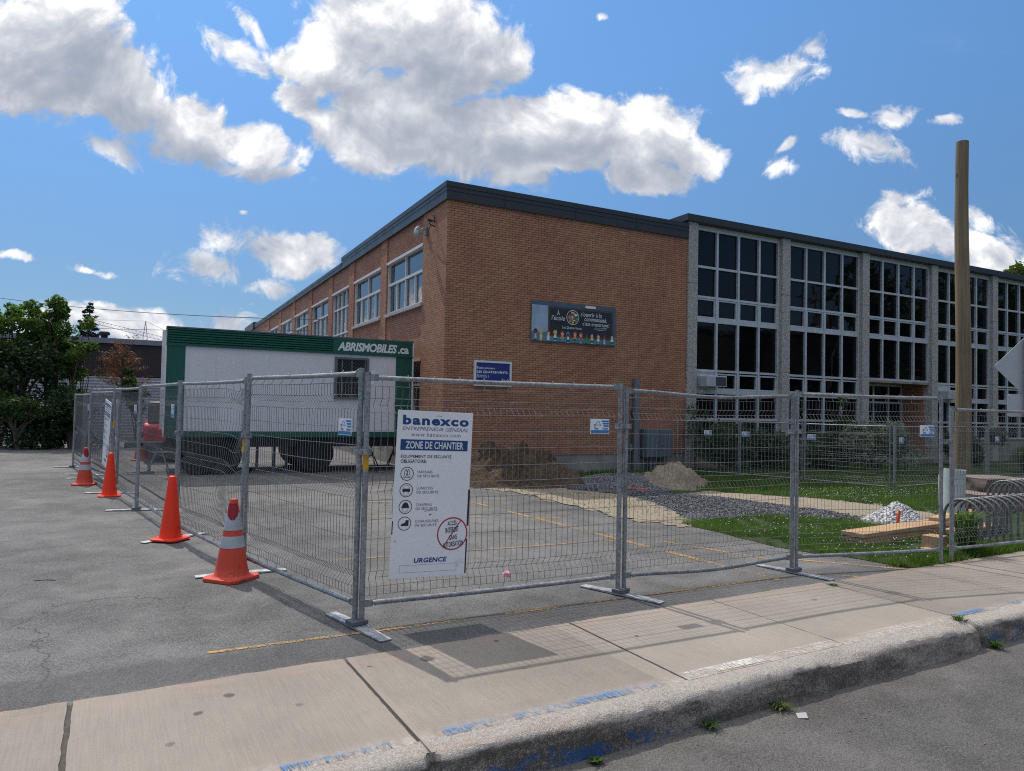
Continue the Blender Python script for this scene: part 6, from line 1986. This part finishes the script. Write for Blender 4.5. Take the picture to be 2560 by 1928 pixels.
# arching long grass clump
lg = thing("ornamental_grass", "big arching clump of long green grass behind the bike racks", "grass clump", BL(18.0, -4.3), 0)
n = 4200; V = np.zeros((n * 2, 4, 3)); q = 0
for i in range(n):
    a = random.uniform(0, 6.28); r0 = random.uniform(0, 1.15); b_ = a + random.uniform(-0.5, 0.5); L_ = random.uniform(0.35, 0.85)
    x, y = math.cos(a) * r0 * 1.25, math.sin(a) * r0 * 0.7
    p0 = Vector((x, y, 0.02)); h_ = random.uniform(0.55, 1.05) * (1.1 - 0.35 * r0)
    p1 = p0 + Vector((math.cos(b_) * L_ * 0.35, math.sin(b_) * L_ * 0.35, h_)); p2 = p1 + Vector((math.cos(b_) * L_ * 0.6, math.sin(b_) * L_ * 0.6, -0.15 - 0.2 * random.random()))
    w_ = Vector((-math.sin(b_), math.cos(b_), 0)) * 0.008
    V[q] = [p0 - w_, p0 + w_, p1 + w_, p1 - w_]; V[q + 1] = [p1 - w_, p1 + w_, p2 + w_ * 0.2, p2 - w_ * 0.2]; q += 2
np_mesh("blades", V.reshape(-1, 3), 1, M['leaf_mid'], lg, k=4)


def weed(name, label, c, n, h_, spread, mat, w_=0.02, leafy=False):
    V = []
    for i in range(n):
        a = random.uniform(0, 6.28); L_ = random.uniform(0.4, 1) * spread; hh = random.uniform(0.4, 1) * h_
        p0 = Vector((random.uniform(-1, 1) * spread * 0.25, random.uniform(-1, 1) * spread * 0.25, 0))
        p1 = p0 + Vector((math.cos(a) * L_ * 0.4, math.sin(a) * L_ * 0.4, hh * 0.8)); p2 = p0 + Vector((math.cos(a) * L_, math.sin(a) * L_, hh * (0.9 if leafy else 0.75)))
        s_ = Vector((-math.sin(a), math.cos(a), 0)) * w_ / 2
        V += [p0 - s_ * 0.5, p0 + s_ * 0.5, p1 + s_, p1 - s_, p1 - s_, p1 + s_, p2 + s_ * 0.15, p2 - s_ * 0.15]
    o = np_mesh(name, np.array([tuple(v) for v in V]), 1, mat, k=4); o.location = c
    return tag(o, label, "weed", "weeds growing at the kerb and sidewalk")


weed("weed_plant", "tall leafy green weed at the sidewalk edge by the bike rack", SN(8.72, 4.58, 0.0), 130, 0.60, 0.24, M['grass'], 0.026, True)
weed("weed_plant", "broad low weed left of the tall weed by the fence posts", SN(8.25, 4.56, 0.0), 60, 0.16, 0.20, M['leaf_bright'], 0.035, True)
weed("weed_tuft", "light green weed tuft on top of the kerb joint", SN(5.84, 3.13, 0.004), 40, 0.055, 0.09, M['leaf_bright'], 0.008)
weed("weed_tuft", "grass tuft at the foot of the kerb joint", SN(5.98, 2.93, -0.165), 40, 0.08, 0.09, M['leaf_bright'], 0.010)
weed("weed_tuft", "dry grass tuft in the gutter beside the scrap of paper", SN(3.55, 2.93, -0.166), 60, 0.05, 0.11, M['leaf_tree'], 0.007)
weed("weed_tuft", "dry dark tuft in the gutter left of the paper scrap", SN(2.98, 2.93, -0.166), 45, 0.05, 0.10, M['leaf_mid'], 0.007)
weed("weed_tuft", "small leafy weed in the gutter at the picture bottom", SN(2.18, 2.90, -0.166), 22, 0.03, 0.05, M['leaf_bright'], 0.022, True)
weed("weed_tuft", "green weed line in the sidewalk joint behind the fence foot", SN(5.90, 4.28, 0.004), 40, 0.035, 0.07, M['leaf_bright'], 0.008)

# litter
mb = MB(); mb.lathe([(0.03, 0), (0.042, 0.004), (0.035, 0.02), (0.02, 0.035), (0.022, 0.05)], 10); c = at(1265, 1440)
o = mb.build("pink_lid", M['pink'], loc=(c.x, c.y, 0.002), smooth=True); o.rotation_euler = (0.5, 0.3, 0); tag(o, "small pink plastic lid lying on the lot behind the fence", "litter")
mb = MB(); c = at(1995, 1797, -0.17)
mb.add([(0, 0, 0), (0.055, -0.01, 0.006), (0.058, 0.03, 0.022), (0.002, 0.036, 0.014), (0, 0, -0.003), (0.055, -0.01, 0.003), (0.058, 0.03, 0.019), (0.002, 0.036, 0.011)], [(0, 1, 2, 3), (7, 6, 5, 4), (0, 4, 5, 1), (1, 5, 6, 2), (2, 6, 7, 3), (3, 7, 4, 0)])
o = mb.build("paper_scrap", M['paper'], loc=(c.x, c.y, -0.166)); tag(o, "crumpled white paper scrap on the road by the kerb", "litter")
mb = MB(); c = at(85, 1453)
mb.tube([(0, 0, 0.004), (0.1, 0.03, 0.006), (0.17, 0.03, 0.004)], 0.003, 5); o = mb.build("dry_stick", M['bark'], loc=(c.x, c.y, 0)); tag(o, "thin dry stick lying on the lot at the left edge", "stick")
pv = [(1.10, 3.70), (1.4, 3.4), (2.1, 4.2), (2.3, 4.3), (1.9, 3.6), (2.6, 3.9), (0.7, 3.2), (1.2, 2.9), (3.2, 4.6), (2.9, 3.5)]
for i in range(26):
    pv.append(tuple(SN(random.uniform(0.6, 6.5), random.uniform(2.2, 2.9) if i % 3 else random.uniform(0.8, 2.6)).to_2d()))
o = stones("road_grit", np.array([(a, b) for a, b in pv]), [-0.166] * len(pv), 0.004, 0.010, M['slab']); tag(o, "scattered pebbles and grit on the road along the gutter", "grit", kind='stuff')

# ================================================================== BACKGROUND LEFT
ib = thing("industrial_building", "low dark brown industrial building with white corrugated base behind hedge", "building", Vector((-15.8, 29.0, 0)), BANG)


def ribbed(x0, x1, z0, z1, step, depth, vertical, y=0.0):
    mb = MB(); pr_ = []
    n = int(((x1 - x0) if vertical else (z1 - z0)) / step)
    for i in range(n + 1):
        s_ = i * step
        for ds, dy in ((0, 0), (0.55 * step, 0), (0.62 * step, depth), (0.93 * step, depth)): pr_.append((s_ + ds, y - dy))
    if vertical:
        mb.add([(x0 + s_, d, z) for s_, d in pr_ for z in (z0, z1)], [(2 * i, 2 * i + 2, 2 * i + 3, 2 * i + 1) for i in range(len(pr_) - 1)])
    else:
        mb.add([(x, d, z0 + s_) for s_, d in pr_ for x in (x0, x1)], [(2 * i, 2 * i + 1, 2 * i + 3, 2 * i + 2) for i in range(len(pr_) - 1)])
    return mb


mb = ribbed(-14, 14, 2.55, 3.86, 0.16, 0.03, True); mb.box(-14, 14.2, 0.02, 11, 0, 3.85); mb.build("wall", M['brown_metal'], ib)
mb = ribbed(-13, 13.0, 0.0, 2.5, 0.12, 0.035, False, -0.03); mb.build("corrugated_base", M['white_metal'], ib)
mb = MB(); mb.box(-2.0, -1.6, -0.09, -0.07, 0, 2.55); mb.build("downpipe_panel", M['white_metal'], ib)
mb = MB(); mb.box(-14.1, 14.3, -0.10, 11.1, 3.87, 4.08); mb.build("roof_edge", M['trim_metal'], ib)
for x, y in ((-0.9, 1.5), (1.55, 2.0)):
    mb = MB(); mb.lathe([(0.13, 4.08), (0.13, 4.30), (0.21, 4.32), (0.21, 4.42), (0.16, 4.46)], 14, c=(x, y, 0)); mb.build("roof_vent", M['black'], ib)

# tower crane far off
cr_t = thing("tower_crane", "pale lattice tower crane jib far behind the low building", "crane", (-62.4, 120, 0), 0)
mb = MB(); A_, B_ = Vector((-9.5, 0, 14.6)), Vector((9.0, 0, 10.4)); n = 26
for i in range(n):
    p, q = A_.lerp(B_, i / n), A_.lerp(B_, (i + 1) / n); up = Vector((0.12, 0, 0.55))
    mb.tube([p + up, p.lerp(q, .5)], 0.022, 4, cap=False); mb.tube([p.lerp(q, .5), q + up], 0.022, 4, cap=False)
for off in (Vector((0, 0.3, 0)), Vector((0, -0.3, 0)), Vector((0.12, 0, 0.55))): mb.tube([A_ + off, B_ + off], 0.04, 5)
mb.build("jib", M['crane'], cr_t)
mb = MB()
for s_ in (-0.35, 0.35): mb.tube([(s_, 0, 0), (s_, 0, 12.2), (0, 0, 15.0)], 0.06, 5)
for i in range(12): mb.tube([(-0.35, 0, i), (0.35, 0, i + 1)], 0.035, 4)
mb.tube([(0, 0, 15.0), A_ + Vector((0.1, 0, .5))], 0.03, 4); mb.tube([(0, 0, 15.0), B_ + Vector((0, 0, .5))], 0.03, 4)
mb.build("tower", M['crane'], cr_t)

# overhead cables to the school wall
wall_pt = BL(-0.02, 11.63, 4.65)


def cable(label, A, B, sag):
    mb = MB(); A, B = Vector(A), Vector(B)
    mb.tube([A.lerp(B, i / 20) + Vector((0, 0, -sag * 4 * (i / 20) * (1 - i / 20))) for i in range(21)], 0.014, 5)
    o = mb.build("overhead_cable", M['cable']); return tag(o, label, "cable", "overhead cables at the left")


cable("upper overhead cable running from the left edge to the school side wall", (-40, 46, 9.1), wall_pt + Vector((0, 0, 0.12)), 0.55)
cable("lower overhead cable crossing behind the crane to the school side wall", (-34, 52, 6.9), BL(-0.02, 15.5, 4.7), 0.12)

# red vehicle half hidden behind the trailer
rv = thing("red_car", "red car half hidden behind the left end of the trailer", "car", Vector((-8.98, 18.25, -0.04)), BANG)
mb = MB()
prof = [(0, 0.42), (0.0, 0.86), (0.05, 1.00), (0.18, 1.06), (0.75, 1.08), (3.6, 1.05), (4.3, 0.9), (4.4, 0.45), (4.3, 0.32), (0.1, 0.32)]
Rm = Matrix(((0, 0, 1, 0), (1, 0, 0, 0), (0, 1, 0, 0), (0, 0, 0, 1)))
mb.prism(prof, -0.42, 1.42, 0, Rm); body = mb.build("body", M['red_car'], rv, bevel=0.05)
mb = MB(); mb.prism([(0.12, 1.06), (0.42, 1.56), (2.6, 1.58), (3.3, 1.06)], -0.32, 1.32, 0, Rm); mb.build("cabin_glass", M['car_glass'], rv, bevel=0.03)
mb = MB(); mb.prism([(0.40, 1.565), (0.5, 1.62), (2.5, 1.63), (2.62, 1.585)], -0.30, 1.30, 0, Rm); mb.build("car_roof", M['chassis'], rv, bevel=0.02)
mb = MB(); mb.box(-0.44, 1.44, -0.06, 0.02, 0.33, 0.60); mb.build("bumper", M['chassis'], rv, bevel=0.02)
for x in (-0.30, 1.12):
    mb = MB(); mb.box(x, x + 0.18, -0.02, 0.03, 0.72, 0.92); mb.build("tail_light", M['cone_red'], rv)
    for y in (0.8, 3.5):
        mb = MB(); mb.lathe([(0.2, 0), (0.31, 0.01), (0.33, 0.05), (0.33, 0.17), (0.31, 0.21), (0.2, 0.21)], 24, M_=Matrix.Translation((x - 0.12 if x < 0 else x + 0.30, y, 0.33)) @ Matrix.Rotation(math.radians(90), 4, 'Y')); mb.build("wheel", M['tyre'], rv, smooth=True)

# ================================================================== ACROSS THE STREET (seen mirrored in the windows)
TG = "street trees across the road, mirrored in the school windows"
for i, (S_, N_, q_) in enumerate(((54, -8, 1.0), (64, -8.5, 1.12), (76, -8, 1.1))):
    c_ = SN(S_, N_)
    tree("street_tree", ["broad street tree mirrored in the third window bay", "broad street tree mirrored in the fourth window bay", "broad street tree mirrored at the far right windows"][i], "tree", (c_.x, c_.y, -0.2), [tuple(v * q_ for v in b) for b in rblobs(random.Random(40 + i), 22, 0, 0, 8.3, (4.0, 4.0, 4.2), 1.4, 2.6)], 7000, 0.75, M['leaf_mid'], 0.35, TG, thr=-0.15, nsc=0.5)
c_ = SN(43, -6.6)
up_ = thing("utility_pole", "utility pole with crossarm mirrored in the second window bay", "utility pole", (c_.x, c_.y, -0.2), KANG + 1.2)
mb = MB(); mb.tube([(0, 0, 0), (0, 0, 11.0)], [0.18, 0.12], 10); mb.build("post", M['pole'], up_)
mb = MB(); mb.box(-1.2, 1.2, -0.06, 0.06, 10.0, 10.15); mb.build("crossarm", M['pole'], up_)
mb = MB(); mb.lathe([(0.28, 8.2), (0.28, 9.3)], 14, c=(0.45, 0, 0)); mb.build("transformer", M['conduit'], up_)
HGR = "houses across the road, mirrored in the school windows"
for i, (S0, S1, hh, lab) in enumerate(((26, 41, 8.2, "brick house across the road mirrored low in the first window bay"), (44, 60, 8.8, "brick house across the road mirrored low in the second window bay"), (63, 84, 8.4, "brick house across the road mirrored low in the far window bays"))):
    c_ = SN(S0, -13.5)
    hs = thing("house", lab, "house", (c_.x, c_.y, -0.2), KANG, HGR)
    w_ = S1 - S0
    mb = MB(); mb.box(0, w_, -9, 0, 0, hh); mb.build("wall", M['brown_metal'] if i == 1 else M['bark'], hs)
    mb = MB(); mb.box(-0.2, w_ + 0.2, -9.2, 0.2, hh + 0.002, hh + 0.3); mb.build("roof", M['roof'], hs)
    for k in range(int(w_ // 4)):
        for z in (1.2, 4.4):
            mb = MB(); mb.box(1.2 + 4 * k, 3.0 + 4 * k, 0.002, 0.05, z, z + 1.6); mb.build("window", M['glass'], hs)
    mb = MB(); mb.box(w_ / 2 - 0.5, w_ / 2 + 0.5, 0.06, 0.1, 0.1, 2.3); mb.build("door", M['frame'], hs)
